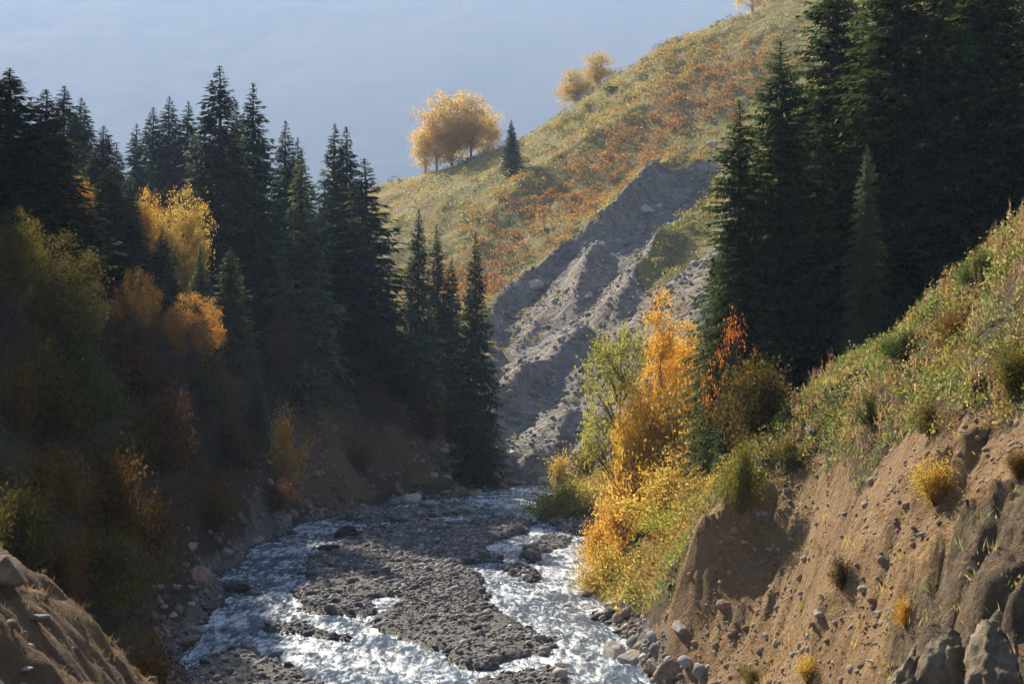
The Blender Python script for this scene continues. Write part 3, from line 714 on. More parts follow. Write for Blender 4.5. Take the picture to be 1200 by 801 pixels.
# withered flower spikes
def spikes(name, x, y, z, hmin, hmax, cols, sc=1.0):
    n = len(x); Hh = RNG.uniform(hmin, hmax, n)
    D = RNG.normal(0, 0.10, (n, 3)); D[:, 2] = 1; D = norm(D)
    P = np.stack([x, y, z - 0.05], -1); a = RNG.uniform(0, np.pi, n); S = np.stack([np.cos(a), np.sin(a), 0 * a], -1)
    V1, F1 = cards(P, D, S, Hh, 0.022 * sc * np.ones(n), 0.3)
    k = 26; t = RNG.uniform(0.52, 1.0, (n, k)); Q = (P[:, None] + D[:, None] * (Hh[:, None] * t)[..., None]).reshape(-1, 3)
    d2 = norm(RNG.normal(0, 0.8, (n * k, 3)) + np.array([0, 0, 0.8])); ln = (0.065 * sc * (1.25 - t)).ravel() * 1.6
    V2, F2 = cards(Q, d2, perp(d2), ln, ln * 0.4, 0.5)
    C = palette(n, cols)
    Vv, Ff = join([(V1, F1), (V2, F2)])
    cc = np.concatenate([np.repeat(C * 0.7, 4, 0), np.repeat(np.repeat(C, k, 0) * RNG.uniform(.8, 1.2, (n * k, 1)), 4, 0)])
    return kind(link(name, mesh_np(name, Vv, Ff, {'Col': cc}), M['blade']), 'stuff')
x, y, z, R = scatter(6500, 4.5, 16, 22, 50, lambda x, y, z, R: (R[:, 0] < 0.5) * (R[:, 1] < 0.1) * (fbm(x * .6, y * .6, 26) > 0.12) * 0.8)
spikes('withered_flower_spikes', x, y, z, 0.4, 0.95, [(0.44, 0.29, 0.17), (0.38, 0.22, 0.13), (0.50, 0.38, 0.22), (0.34, 0.21, 0.10), (0.46, 0.27, 0.17)], 1.2)
# dry grass on the earth mound
x, y, z, R = scatter(1500, -11, -3, 14, 27, lambda x, y, z, R: (R[:, 0] > 0.5) * (fbm(x * .8, y * .8, 29) > 0.05) * 0.8)
tufts('mound_grass', x, y, z, palette(len(x), [(0.30, 0.20, 0.09), (0.22, 0.15, 0.06), (0.16, 0.14, 0.05)]), 11, RNG.uniform(0.08, 0.26, len(x)), 0.008, 0.05, 0.5)
# undergrowth of the dark bank on the left
x, y, z, R = scatter(9000, -34, -3, 24, 118, lambda x, y, z, R: (R[:, 0] < 0.4) * (R[:, 1] < 0.05) * 0.8)
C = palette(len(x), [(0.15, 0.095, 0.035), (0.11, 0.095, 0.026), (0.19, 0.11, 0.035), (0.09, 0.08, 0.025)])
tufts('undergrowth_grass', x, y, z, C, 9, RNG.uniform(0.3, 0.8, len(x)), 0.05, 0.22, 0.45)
x, y, z, R = scatter(3000, -34, -3, 26, 118, lambda x, y, z, R: (R[:, 0] < 0.4) * (R[:, 1] < 0.05) * 0.7)
rad = RNG.uniform(0.3, 0.8, len(x))
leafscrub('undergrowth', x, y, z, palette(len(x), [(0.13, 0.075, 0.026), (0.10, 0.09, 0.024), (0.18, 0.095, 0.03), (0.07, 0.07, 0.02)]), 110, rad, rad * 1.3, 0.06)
# ------------------------------------------------------------------ plants: one mesh of each kind, shared by its copies
def spruce_mesh(seed, Ht=20.0, Rb=3.0, levels=62, per=6, dens=1.0, spray=0.55, ragged=0.25, droop=0.35, low=0.04, pw=0.86):
    r = np.random.default_rng(seed)
    Ps = []; Ds = []; Ss = []; Ls = []; Ws = []; br = []
    for li in range(levels):
        t = low + (1 - low) * ((li + r.uniform(-0.3, 0.3)) / levels)
        t = min(max(t, low), 0.992)
        z0 = Ht * t
        prof = (1 - t) ** pw * (0.80 + 0.20 * min(1, t / 0.15)) + 0.012
        for b in range(max(3, int(per * (0.6 + 0.6 * (1 - t))))):
            az = r.uniform(0, 2 * np.pi)
            L = Rb * prof * r.uniform(1 - ragged * 1.6, 1 + ragged * 0.55)
            L *= 0.80 + 0.42 * float(noise(z0 * 0.42 + 3 * np.cos(az), 2.2 * np.sin(az) + seed * 1.7, seed))
            if r.uniform() < 0.06: L *= 0.45
            if r.uniform() < 0.03: L *= 1.25
            dr = droop * (1.15 - t) * r.uniform(0.6, 1.4); up = 0.35 * t + 0.05
            out = np.array([np.cos(az), np.sin(az), 0.0]); sid = np.array([-np.sin(az), np.cos(az), 0.0])
            n = max(4, int(dens * (7 + 19.0 * L / Rb)))
            s = r.uniform(0.08, 1.0, n) ** 0.75
            zz = L * (up * s - dr * s ** 2 * 1.5 + 0.55 * dr * s ** 3.2)
            base = out[None] * (L * s)[:, None] + np.array([0, 0, z0])[None]; base[:, 2] += zz
            w = (1 - s) * L * 0.34 + 0.05
            off = r.uniform(-1, 1, n) * w; base += sid[None] * off[:, None] * 0.6
            ang = np.sign(off) * r.uniform(0.15, 0.95, n)
            d = out[None] * np.cos(ang)[:, None] + sid[None] * np.sin(ang)[:, None]
            d[:, 2] += r.uniform(-0.75, 0.12, n) * (1.0 - 0.7 * t)
            hang = r.uniform(size=n) < 0.28
            d[hang, 2] -= 0.9
            d = norm(d)
            sd = norm(np.cross(d, np.array([0, 0, 1.0]))) + np.array([0, 0, 1.0]) * r.normal(0, 0.35, (n, 1)); sd = norm(sd)
            ln = spray * (0.62 + 0.5 * min(1.0, L / 1.6)) * r.uniform(0.6, 1.3, n) * (0.30 + 0.70 * min(1.0, (1 - t) / 0.14))
            Ps.append(base); Ds.append(d); Ss.append(sd); Ls.append(ln); Ws.append(ln * r.uniform(0.26, 0.52, n))
            if L > 0.5 and r.uniform() < 0.55:
                ss = np.linspace(0, 0.92, 4)
                br.append(tube(np.stack([out[0] * L * ss, out[1] * L * ss, z0 + L * (up * ss - dr * ss ** 2 * 1.5 + 0.55 * dr * ss ** 3.2)], -1), 0.035 * (1.05 - ss) * (0.5 + L / Rb), 3))
    P = np.concatenate(Ps); V, F = cards(P, np.concatenate(Ds), np.concatenate(Ss), np.concatenate(Ls), np.concatenate(Ws), 0.42, 0.12)
    zz = np.linspace(-0.6, Ht * 0.985, 9)
    wob = 0.05 * np.sin(zz * 0.5 + seed)
    tr = tube(np.stack([wob, wob * 0.6, zz], -1), 0.013 * Ht * (1.02 - zz / Ht) ** 0.9 + 0.006, 8)
    tv, tf = join([tr] + br)
    tp = cards(np.array([[0, 0, Ht * 0.965]] * 3), np.array([[0, 0, 1.0]] * 3), norm(np.array([[1.0, 0, 0], [0.5, 0.87, 0], [-0.5, 0.87, 0]])), np.full(3, Ht * 0.035), np.full(3, 0.10))
    V, F = join([(V, F), tp])
    return mesh_np('spruce_crown', V, F), mesh_np('spruce_trunk', tv, tf, smooth=True)

def broad_mesh(seed, Ht=10.0, blobs=None, ncl=120, nlf=60, leaf=0.16, clr=0.55, stems=1, trunk=0.16, fork=0.25, spread=0.25):
    """a broad-leaved tree: stems, limbs to every leaf cluster, and the leaves"""
    r = np.random.default_rng(seed)
    blobs = blobs or [(0, 0, 0.62, 0.30, 0.30, 0.38)]
    cl = []
    wts = np.array([b[3] * b[4] * b[5] for b in blobs]) ** 0.8; wts /= wts.sum()
    for _ in range(ncl):
        b = blobs[r.choice(len(blobs), p=wts)]
        d = norm(r.normal(size=3)); rad = r.uniform(0.25, 1.0) ** 0.55
        cl.append(np.array([b[0] + d[0] * b[3] * rad, b[1] + d[1] * b[4] * rad, b[2] + d[2] * b[5] * rad]) * Ht)
    cl = np.array(cl); cl[:, 2] = np.maximum(cl[:, 2], 0.05 * Ht)
    tubes = []; sp = []
    for s in range(stems):
        a = r.uniform(0, 2 * np.pi); k = spread * r.uniform(0.3, 1) * (stems > 1)
        top = np.array([np.cos(a) * k * Ht, np.sin(a) * k * Ht, Ht * r.uniform(0.8, 0.93)])
        b0 = np.array([np.cos(a), np.sin(a), 0]) * 0.02 * Ht * (stems > 1); b0[2] = -0.4
        tt = np.linspace(0, 1, 8)[:, None]
        path = b0 * (1 - tt) + top * tt; path[:, :2] += r.normal(0, 0.010 * Ht, (8, 2)) * tt; path[:, :2] *= (0.25 + 0.75 * tt) if stems > 1 else 1
        tubes.append(tube(path, trunk / stems ** 0.5 * (1.05 - tt[:, 0]) ** 0.8 + 0.008, 7)); sp.append(path)
    for c in cl:
        path = sp[r.integers(0, stems)]
        zt = c[2] - np.hypot(c[0], c[1]) * r.uniform(0.5, 1.0)
        zt = min(max(zt, fork * Ht * r.uniform(0.6, 1.1)), 0.85 * Ht)
        i = int(np.argmin(np.abs(path[:, 2] - zt))); p0 = path[i]
        tt = np.linspace(0, 1, 5)[:, None]
        q = p0 * (1 - tt) + c * tt; q[:, 2] += np.sin(tt[:, 0] * np.pi) * 0.03 * Ht * r.uniform(-0.5, 1); q += r.normal(0, 0.006 * Ht, q.shape) * tt
        tubes.append(tube(q, trunk * 0.28 / stems ** 0.3 * (1.05 - tt[:, 0]) + 0.005, 4))
    n = ncl * nlf
    P = np.repeat(cl, nlf, 0) + r.normal(0, 1, (n, 3)) * (clr * r.uniform(0.5, 1.25, ncl).repeat(nlf)[:, None]) * np.array([1, 1, 0.75])
    P[:, 2] = np.maximum(P[:, 2], 0.02)
    D = rand_dir(n, -0.4); S = perp(D); L = leaf * r.uniform(0.6, 1.35, n)
    V, F = cards(P, D, S, L * 1.25, L, 0.48)
    tv, tf = join(tubes)
    return mesh_np('broadleaf_crown', V, F), mesh_np('broadleaf_trunk', tv, tf, smooth=True)

def shrub_mesh(seed, stems=26, nlf=110, leaf=0.075, wide=0.55, upr=0.9):
    """a bush one metre high: stems fanning from the base, leaves along their outer parts"""
    r = np.random.default_rng(seed); tubes = []; Ps = []
    for s in range(stems):
        a = r.uniform(0, 2 * np.pi); ln = r.uniform(0.55, 1.08); tilt = abs(r.normal(0, 1)) * wide
        tilt = min(tilt, 1.25)
        d = np.array([np.cos(a) * np.sin(tilt), np.sin(a) * np.sin(tilt), np.cos(tilt) * upr])
        tt = np.linspace(0, 1, 6)[:, None]
        path = d * ln * tt + r.normal(0, 0.02, (6, 3)) * tt; path[:, 2] += 0.10 * np.sin(tt[:, 0] * 2.4) * np.sin(tilt); path[:, 2] -= 0.05
        tubes.append(tube(path, 0.014 * (1.08 - tt[:, 0]), 4))
        u = r.uniform(0.22, 1.02, nlf) ** 0.8
        ix = np.clip(u * 5, 0, 4.999); i0 = ix.astype(int); fr = (ix - i0)[:, None]
        base = path[i0] * (1 - fr) + path[i0 + 1] * fr
        Ps.append(base + r.normal(0, 0.10, (nlf, 3)) * (0.4 + 0.8 * u)[:, None])
    P = np.concatenate(Ps); P[:, 2] = np.maximum(P[:, 2], 0.02)
    D = rand_dir(len(P), 0.3); S = perp(D); L = leaf * r.uniform(0.55, 1.35, len(P))
    V, F = cards(P, D, S, L * 1.35, L * 0.8, 0.48)
    tv, tf = join(tubes)
    return mesh_np('shrub_foliage', V, F), mesh_np('shrub_stem', tv, tf, smooth=True)

SPR = [spruce_mesh(301, 20, 3.0, 105, 11, 1.1, 0.42), spruce_mesh(302, 20, 3.0, 96, 11, 1.1, 0.44, 0.36, 0.45), spruce_mesh(303, 20, 3.0, 112, 11, 1.0, 0.40, 0.20, 0.30),
       spruce_mesh(304, 20, 3.0, 84, 10, 1.2, 0.46, 0.42, 0.5, 0.06)]
SPN = [spruce_mesh(311, 20, 3.6, 140, 12, 2.6, 0.25, 0.30, 0.42, pw=0.62), spruce_mesh(312, 20, 3.6, 128, 12, 2.6, 0.25, 0.38, 0.5, pw=0.66)]
BRO = {'round': broad_mesh(401, 10, [(0, 0, .62, .36, .36, .34), (.14, .1, .5, .25, .25, .28), (-.16, 0, .48, .24, .26, .26)], 170, 130, 0.11, 0.50, 3, 0.16, 0.22, 0.22),
       'column': broad_mesh(402, 10, [(0, 0, .80, .11, .11, .20), (0, .02, .5, .22, .22, .34), (.05, 0, .25, .26, .26, .22)], 190, 170, 0.085, 0.40, 2, 0.13, 0.12, 0.10),
       'open': broad_mesh(403, 10, [(-.16, 0, .66, .24, .24, .24), (.06, 0, .80, .18, .2, .18), (-.24, .05, .44, .16, .18, .12)], 80, 80, 0.12, 0.48, 1, 0.14, 0.2),
       'birch': broad_mesh(404, 14, [(0, 0, .64, .28, .28, .33), (.10, 0, .42, .28, .26, .30), (-.12, .05, .38, .25, .22, .28)], 190, 75, 0.17, 0.66, 4, 0.2, 0.3, 0.22),
       'birch_slim': broad_mesh(405, 14, [(0, 0, .62, .22, .22, .34), (.05, 0, .36, .24, .22, .26)], 130, 65, 0.17, 0.62, 3, 0.17, 0.25, 0.16),
       'low': broad_mesh(406, 6, [(0, 0, .5, .5, .5, .42), (.3, 0, .38, .35, .35, .3), (-.3, 0, .4, .35, .35, .3)], 150, 130, 0.075, 0.36, 5, 0.10, 0.1, 0.4),
       'rowan': broad_mesh(407, 6, [(0, 0, .6, .42, .4, .36)], 44, 34, 0.085, 0.24, 4, 0.08, 0.15, 0.35)}
SHR = {'fan': shrub_mesh(501, 30, 330, 0.036, 0.55), 'dome': shrub_mesh(502, 40, 270, 0.034, 0.85, 0.8), 'loose': shrub_mesh(503, 20, 200, 0.038, 0.6), 'upright': shrub_mesh(504, 24, 260, 0.032, 0.32)}

def slot(o, mat):
    if len(o.data.materials) == 0: o.data.materials.append(mat)
    o.material_slots[0].link = 'OBJECT'; o.material_slots[0].material = mat

def plant(name, cat, label, meshes, mats, parts, loc, sc, rz=None, group=None, lean=0.0):
    root = empty(name, loc, RNG.uniform(0, 6.28) if rz is None else rz, sc, RNG.normal(0, 0.012) + 0, RNG.normal(0, 0.012) + lean)
    tag(root, label, cat, group)
    for me, ma, pn in zip(meshes, mats, parts):
        o = bpy.data.objects.new(pn, me); COL.objects.link(o); o.parent = root; slot(o, ma)
    return root

def spruce(px, ytop, d, dia, proto, label, group, pale=False, near=False, base_drop=0.15):
    x, y, z = stand(px, d); ztop = CAMZ + (HOR - ytop) / FPX * d
    hgt = max(1.0, ztop - z + base_drop)
    lib = SPN if near else SPR; wk = 1.26 if near else 1.40; rb = 7.2 if near else 6.0
    plant('spruce_tree', 'spruce', label, lib[proto % len(lib)], (M['needle_pale_lit' if pale else 'needle_green_lit' if near else 'needle'], M['bark']), ('crown', 'trunk'),
          (x, y, z - base_drop), (wk * dia / rb, wk * dia / rb, hgt / 20.0), group=group)

G1 = 'spruces of the wooded river bank'
for a in (
    (10, 78, 72, 5.4, 0, 'dark tall spruce cut by the frame at the outer edge of the wooded bank'),
    (50, 103, 70, 5.0, 2, 'dark spruce standing next to the one cut by the frame, a little shorter'),
    (72, 98, 106, 5.5, 1, 'outer of two hazy spruces with joined crowns behind the dark edge spruces'),
    (92, 112, 108, 5.0, 0, 'inner of two hazy spruces with joined crowns behind the dark edge spruces'),
    (118, 146, 90, 4.4, 3, 'ragged mid-sized spruce above the small orange crown on the wooded bank'),
    (137, 168, 100, 3.2, 1, 'thin short-topped spruce in the dip before the hazy trio of spruces'),
    (156, 143, 122, 4.2, 3, 'slender hazy spruce standing alone just beside the bluish trio'),
    (178, 124, 128, 5.0, 2, 'shortest and outermost of the three bluish spruces standing close together'),
    (198, 111, 130, 5.2, 0, 'middle and tallest of the three bluish spruces standing close together'),
    (216, 116, 128, 5.0, 1, 'innermost of the three bluish spruces, next to the tallest spruce of the bank'),
    (256, 73, 96, 6.6, 0, 'tallest and broadest spruce of the wooded bank, above the bright yellow tree'),
    (280, 116, 110, 4.5, 1, 'spruce half hidden between the two tallest spruces of the bank'),
    (302, 94, 101, 5.2, 1, 'second tallest spruce of the bank, slim with a ragged light-edged top'),
    (331, 138, 110, 4.6, 2, 'dark spruce just riverward of the second tallest one'),
    (346, 160, 112, 4.2, 0, 'hazy spruce peeping over the shoulder of the pale ragged spruce'),
    (390, 143, 112, 5.2, 0, 'outer of two tall spruces with crowns side by side above the earth cliff'),
    (409, 146, 110, 5.2, 2, 'inner of two tall spruces with crowns side by side above the earth cliff'),
    (432, 184, 102, 7.0, 3, 'broad ragged spruce whose lopsided boughs reach out before the sunny hill'),
    (455, 330, 112, 3.0, 1, 'short dim spruce in the gap between the broad ragged one and the slim riverside ones'),
    (488, 243, 113, 3.6, 2, 'very dark narrow spruce with a pointed top before the sunny hill'),
    (514, 263, 119, 3.2, 1, 'hazy narrow spruce between the two darkest riverside spruces'),
    (530, 300, 118, 3.6, 0, 'shorter hazy spruce crowded against the last riverside spruce'),
    (558, 270, 106, 3.5, 2, 'last spruce of the bank, narrow and dark, rising straight from the water side'),
    (150, 212, 82, 2.4, 1, 'dark spruce between the small orange crown and the bright yellow tree'),
    (188, 268, 78, 2.4, 0, 'short dark spruce in shade at the foot of the bright yellow tree'),
    (128, 196, 80, 3.8, 2, 'dark spruce rising from the shade below the ragged mid-sized one'),
    (370, 240, 100, 4.5, 0, 'dark spruce in deep shade just behind the pale ragged spruce'),
    (400, 300, 103, 4.5, 1, 'shaded spruce standing at the brink of the earth cliff'),
    (455, 400, 108, 3.5, 2, 'low dark spruce at the top of the shaded bank near the big pale boulder'),
    (300, 250, 92, 4.2, 0, 'shaded spruce filling the gap below the second tallest one'),
    (104, 258, 76, 3.0, 1, 'dark spruce in shade under the small orange crown')):
    spruce(*a[:5], a[5], G1)
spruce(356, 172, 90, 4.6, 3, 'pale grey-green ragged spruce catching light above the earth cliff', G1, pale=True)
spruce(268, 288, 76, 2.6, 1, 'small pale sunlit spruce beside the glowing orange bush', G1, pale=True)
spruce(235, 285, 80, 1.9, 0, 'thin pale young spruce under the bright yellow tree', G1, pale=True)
spruce(303, 432, 76, 1.4, 1, 'tiny pale spruce at the edge of the shaded scrub near the earth cliff', G1, pale=True)
# two unseen spruces added beside the frame to shade the bank
for x, y, hgt, lb in ((-29, 66, 19, 'unseen spruce added beyond the frame edge to shade the bank, lower of two'), (-33, 74, 18, 'unseen spruce added beyond the frame edge to shade the bank, upper of two')):
    z = float(H(x, y)[0])
    plant('spruce_tree', 'spruce', lb, SPR[0], (M['needle'], M['bark']), ('crown', 'trunk'), (x, y, z), (1.2, 1.2, hgt / 20), group=G1)

G2 = 'great dark spruces of the right bank'
for a in (
    (915, 44, 56, 5.0, 0, 'bushy dark spruce whose pointed top stands before the grassy hill crest'),
    (874, 112, 54, 4.0, 1, 'shorter bushy spruce with boughs to the ground beside the red-leaved tree'),
    (985, -70, 58, 5.6, 1, 'great dark spruce directly behind the small light green one, top out of frame'),
    (1052, -95, 54, 6.2, 0, 'great dark spruce with sunlit boughs along one edge, middle of the dark stand'),
    (1110, -90, 60, 6.0, 1, 'great dark spruce deep in shade, next in from the frame-edge one'),
    (1172, -120, 53, 6.4, 0, 'great dark spruce at the frame edge above the grassy shoulder'),
    (950, 90, 68, 5.0, 0, 'dark spruce filling the gap behind the pointed bushy one'),
    (1140, 20, 74, 6.0, 1, 'dark spruce far back in the stand, nearly black in shade'),
    (1025, 40, 72, 6.0, 0, 'dark spruce in the rear of the stand between the great trunks')):
    spruce(*a[:5], a[5], G2, near=True, base_drop=0.5)
spruce(853, 270, 57, 2.7, 0, 'low bushy spruce pressed against the river edge of the dark stand', G2, near=True, base_drop=0.5)
spruce(1014, 168, 49, 1.45, 1, 'slim light green spruce catching the sun in front of the dark stand', G2, pale=True, near=True)
spruce(846, 400, 56, 1.5, 0, 'small dark green spruce beside the golden birch under the red leaves', 'young spruces', near=True, base_drop=0.3)
spruce(752, 618, 58, 1.2, 1, 'tiny dark green spruce among yellow bushes above the shingle', 'young spruces', near=True)
spruce(848, 455, 50, 0.9, 1, 'young bright-edged spruce below the small dark green one', 'young spruces', near=True)
spruce(600, 139, 212, 2.7, 2, 'lone small spruce on the sunny hill crest beside the amber trees', 'hill crest trees')

def broad(px, ybase, ytop, d, wpx, proto, mat, label, group=None, wid0=None, name='broadleaf_tree', cat='tree', bark='twig', rz=None, lean=0.0):
    x, y, z = stand(px, d)
    base = {'round': (10, 7.6), 'column': (10, 5.2), 'open': (10, 6.4), 'birch': (14, 8.6), 'birch_slim': (14, 6.6), 'low': (6, 7.4), 'rowan': (6, 5.4)}[proto]
    hgt = max(0.6, CAMZ + (HOR - ytop) / FPX * d - z); w = wpx / FPX * d
    plant(name, cat, label, BRO[proto], (M[mat], M[bark]), ('crown', 'trunk'), (x, y, z - 0.1), (w / base[1], w / base[1], hgt / base[0]), rz=rz, group=group, lean=lean)

HC = 'hill crest trees'
for a in ((512, 0, 112, 234, 60, 'birch_slim', 'birch_amber', 'slim amber tree of the hill crest clump, second from its downhill end', 1.0),
          (530, 0, 100, 238, 76, 'birch', 'birch_amber', 'tallest amber tree in the middle of the hill crest clump', 2.0),
          (552, 0, 104, 236, 62, 'birch', 'birch_amber', 'second amber tree of the hill crest clump, nearest the lone small spruce', 3.5),
          (572, 0, 122, 240, 36, 'birch_slim', 'birch_amber', 'thin half-bare amber tree trailing off the hill crest clump', 4.0),
          (498, 0, 140, 237, 36, 'birch_slim', 'birch_amber', 'low amber tree at the downhill end of the hill crest clump', 5.0),
          (676, 0, 76, 246, 50, 'birch', 'leaf_yellow', 'lower yellow tree of the pair half sunk behind the hill crest', 2.2),
          (702, 0, 53, 248, 42, 'birch_slim', 'leaf_yellow', 'taller yellow tree of the pair half sunk behind the hill crest', 0.4),
          (884, 0, -48, 250, 44, 'birch_slim', 'birch_amber', 'thin bare-limbed tree at the top of the hill, its crown cut by the frame', 1.3),
          (912, 0, -40, 252, 40, 'birch_slim', 'birch_amber', 'amber tree at the top of the hill next to the dark spruce stand', 2.9)):
    broad(a[0], a[1], a[2], a[3], a[4], a[5], a[6], a[7], HC, name='birch_tree', cat='birch', bark='birchbark', rz=a[8])

WB = 'broad-leaved trees and bushes of the shaded bank'
for a in ((212, 330, 212, 86, 74, 'round', 'leaf_yellow', 'bright yellow tree with a rounded crown glowing among dark spruces'),
          (93, 265, 202, 82, 50, 'round', 'leaf_orange', 'small orange and yellow crown between dark spruces near the bank top'),
          (174, 270, 216, 88, 48, 'round', 'leaf_orange', 'orange crown crowded against the bright yellow tree'),
          (225, 400, 332, 73, 84, 'low', 'leaf_orange', 'glowing orange bush beside the small pale sunlit spruce'),
          (160, 400, 298, 70, 70, 'low', 'leaf_mix', 'dim orange-brown tree in shade below the bright yellow one'),
          (18, 400, 236, 58, 70, 'round', 'leaf_shade', 'tall dull yellow-green tree at the frame edge'),
          (70, 430, 262, 56, 110, 'round', 'leaf_olive', 'large dark olive tree under the tall dull yellow-green one'),
          (330, 420, 330, 88, 44, 'low', 'leaf_mix', 'dim amber bush under the pale ragged spruce')):
    broad(*a, WB)

G5 = 'golden thicket of the right bank'
broad(724, 470, 366, 68, 76, 'open', 'leaf_lime', 'open yellow-green tree with a dark slanting trunk beside the golden birch', G5, name='willow_tree', cat='tree', rz=0.0)
broad(774, 480, 336, 70, 84, 'column', 'birch_gold', 'tallest golden birch with a narrow pointed crown', G5, name='birch_tree', cat='birch', bark='birchbark')
broad(806, 480, 372, 72, 84, 'column', 'birch_gold', 'second golden birch leaning against the dark young spruce', G5, name='birch_tree', cat='birch', bark='birchbark')
broad(748, 500, 420, 66, 80, 'low', 'birch_gold', 'low golden tree under the open yellow-green one', G5)
broad(856, 470, 346, 51, 78, 'rowan', 'leaf_red', 'thin rowan with scattered red and orange leaves before the dark spruces', G5, name='rowan_tree', cat='rowan')

def shrub(px, ybase, ytop, wpx, proto, mat, label, group, d=None, name='shrub', cat='bush'):
    if d is None: x, y, z = see(px, ybase)
    else: x, y, z = stand(px, d)
    d = y
    hgt = max(0.25, CAMZ + (HOR - ytop) / FPX * d - z); w = wpx / FPX * d
    b = {'fan': 1.25, 'dome': 1.55, 'loose': 1.3, 'upright': 0.85}[proto]
    plant(name, cat, label, SHR[proto], (M[mat], M['twig']), ('foliage', 'stem'), (x, y, z), (w / b, w / b, hgt), group=group)

GT = 'yellow and orange bushes of the right bank'
for a in ((660, 606, 552, 74, 'dome', 'leaf_lime', 'lemon-yellow bush overhanging the river at the bend', 84),
          (792, 520, 440, 78, 'fan', 'leaf_yellow', 'tall pale yellow bush under the golden birches', 66),
          (755, 540, 462, 70, 'fan', 'leaf_yellow', 'yellow bush beneath the dark slanting trunk', 66),
          (820, 560, 480, 62, 'loose', 'leaf_yellow', 'straw-coloured bush with bare twigs next to the young bright-edged spruce', 60),
          (734, 580, 512, 60, 'dome', 'leaf_orange', 'orange-brown rounded bush at the river end of the thicket', 66),
          (706, 650, 598, 58, 'dome', 'leaf_orange', 'orange bush hanging over the channel above the gravel island', 66),
          (735, 650, 572, 66, 'fan', 'leaf_orange', 'orange-gold bush between the lemon-yellow and the straw-coloured ones', 62),
          (785, 600, 540, 80, 'fan', 'leaf_yellow', 'broad golden bush in the middle of the thicket slope', 60),
          (768, 660, 590, 70, 'dome', 'leaf_yellow', 'yellow bush around the tiny dark green spruce', 60),
          (712, 690, 628, 70, 'dome', 'leaf_yellow', 'lowest yellow bush of the thicket, just above the cobbles', 57),
          (800, 640, 585, 64, 'fan', 'leaf_lime', 'yellow-green bush on the slope under the dead twigs', 54),
          (690, 560, 518, 40, 'loose', 'leaf_mix', 'small rusty bush by the grey boulders at the hill foot', 100),
          (655, 560, 520, 34, 'loose', 'leaf_yellow', 'straw-coloured tuft-like bush at the hill foot', 108),
          (893, 500, 412, 80, 'fan', 'leaf_olive', 'large dim olive bush in shade at the foot of the bushy spruces', 45),
          (868, 548, 510, 36, 'fan', 'leaf_shade', 'dull yellow-green bush on the brink of the cut bank', 41),
          (842, 590, 545, 44, 'loose', 'leaf_yellow', 'pale straw bush right at the brink of the stony hollow', 46),
          (815, 690, 640, 44, 'loose', 'leaf_lime', 'low yellow-green bush on the narrow turf edge above the cut', 47),
          (790, 570, 500, 70, 'dome', 'birch_gold', 'rounded golden bush in front of the tall pale yellow one', 64),
          (745, 610, 530, 70, 'dome', 'leaf_yellow', 'rounded butter-yellow bush between the orange ones', 68),
          (815, 500, 430, 56, 'loose', 'leaf_orange', 'rusty orange bush at the foot of the second golden birch', 64),
          (880, 480, 430, 50, 'loose', 'leaf_brown', 'brown half-bare bush between the rowan and the olive bush', 47)):
    shrub(a[0], a[1], a[2], a[3] * 1.2, a[4], a[5], a[6], GT, d=a[7])

GP = 'single plants of the grassy shoulder'
for a in ((1020, 500, 452, 40, 'loose', 'leaf_green', 'bright green leafy plant in the dark hollow of the grassy shoulder'),
          (1095, 590, 530, 50, 'upright', 'leaf_yellow', 'straw-yellow grass-like clump alone on the bare earth'),
          (1090, 510, 456, 50, 'loose', 'leaf_shade', 'dull yellow-green leafy plant at the upper edge of the bare earth'),
          (1188, 470, 392, 50, 'upright', 'leaf_shade', 'tall dull yellow-green clump at the frame edge above the bare earth'),
          (925, 545, 505, 44, 'loose', 'leaf_shade', 'dull yellow-green leafy plant hanging over the stony hollow'),
          (985, 400, 352, 50, 'dome', 'leaf_green', 'grey-green rounded herb on the skyline of the grassy shoulder'),
          (1120, 410, 352, 60, 'loose', 'leaf_mix', 'reddish withered plant amid the green of the grassy shoulder'),
          (1060, 420, 378, 56, 'dome', 'leaf_green', 'broad green herb halfway up the grassy shoulder'),
          (1150, 335, 285, 60, 'dome', 'leaf_green', 'green herb high on the grassy shoulder below the skyline'),
          (880, 800, 775, 34, 'loose', 'leaf_shade', 'small dull yellow-green plant at the bottom of the cut bank'),
          (945, 800, 762, 26, 'upright', 'leaf_yellow', 'small straw tuft on the stony rib at the bottom of the bank'),
          (985, 690, 640, 30, 'loose', 'leaf_olive', 'thin olive plant on the shaded side of the stony rib'),
          (1195, 560, 520, 30, 'upright', 'leaf_mix', 'rusty dry tuft beside the thin earth crest at the frame edge'),
          (1060, 732, 690, 30, 'loose', 'leaf_orange', 'orange dry sprig on the thin earth crest above the outcrop')):
    shrub(*a, GP, name='herb_plant', cat='plant')

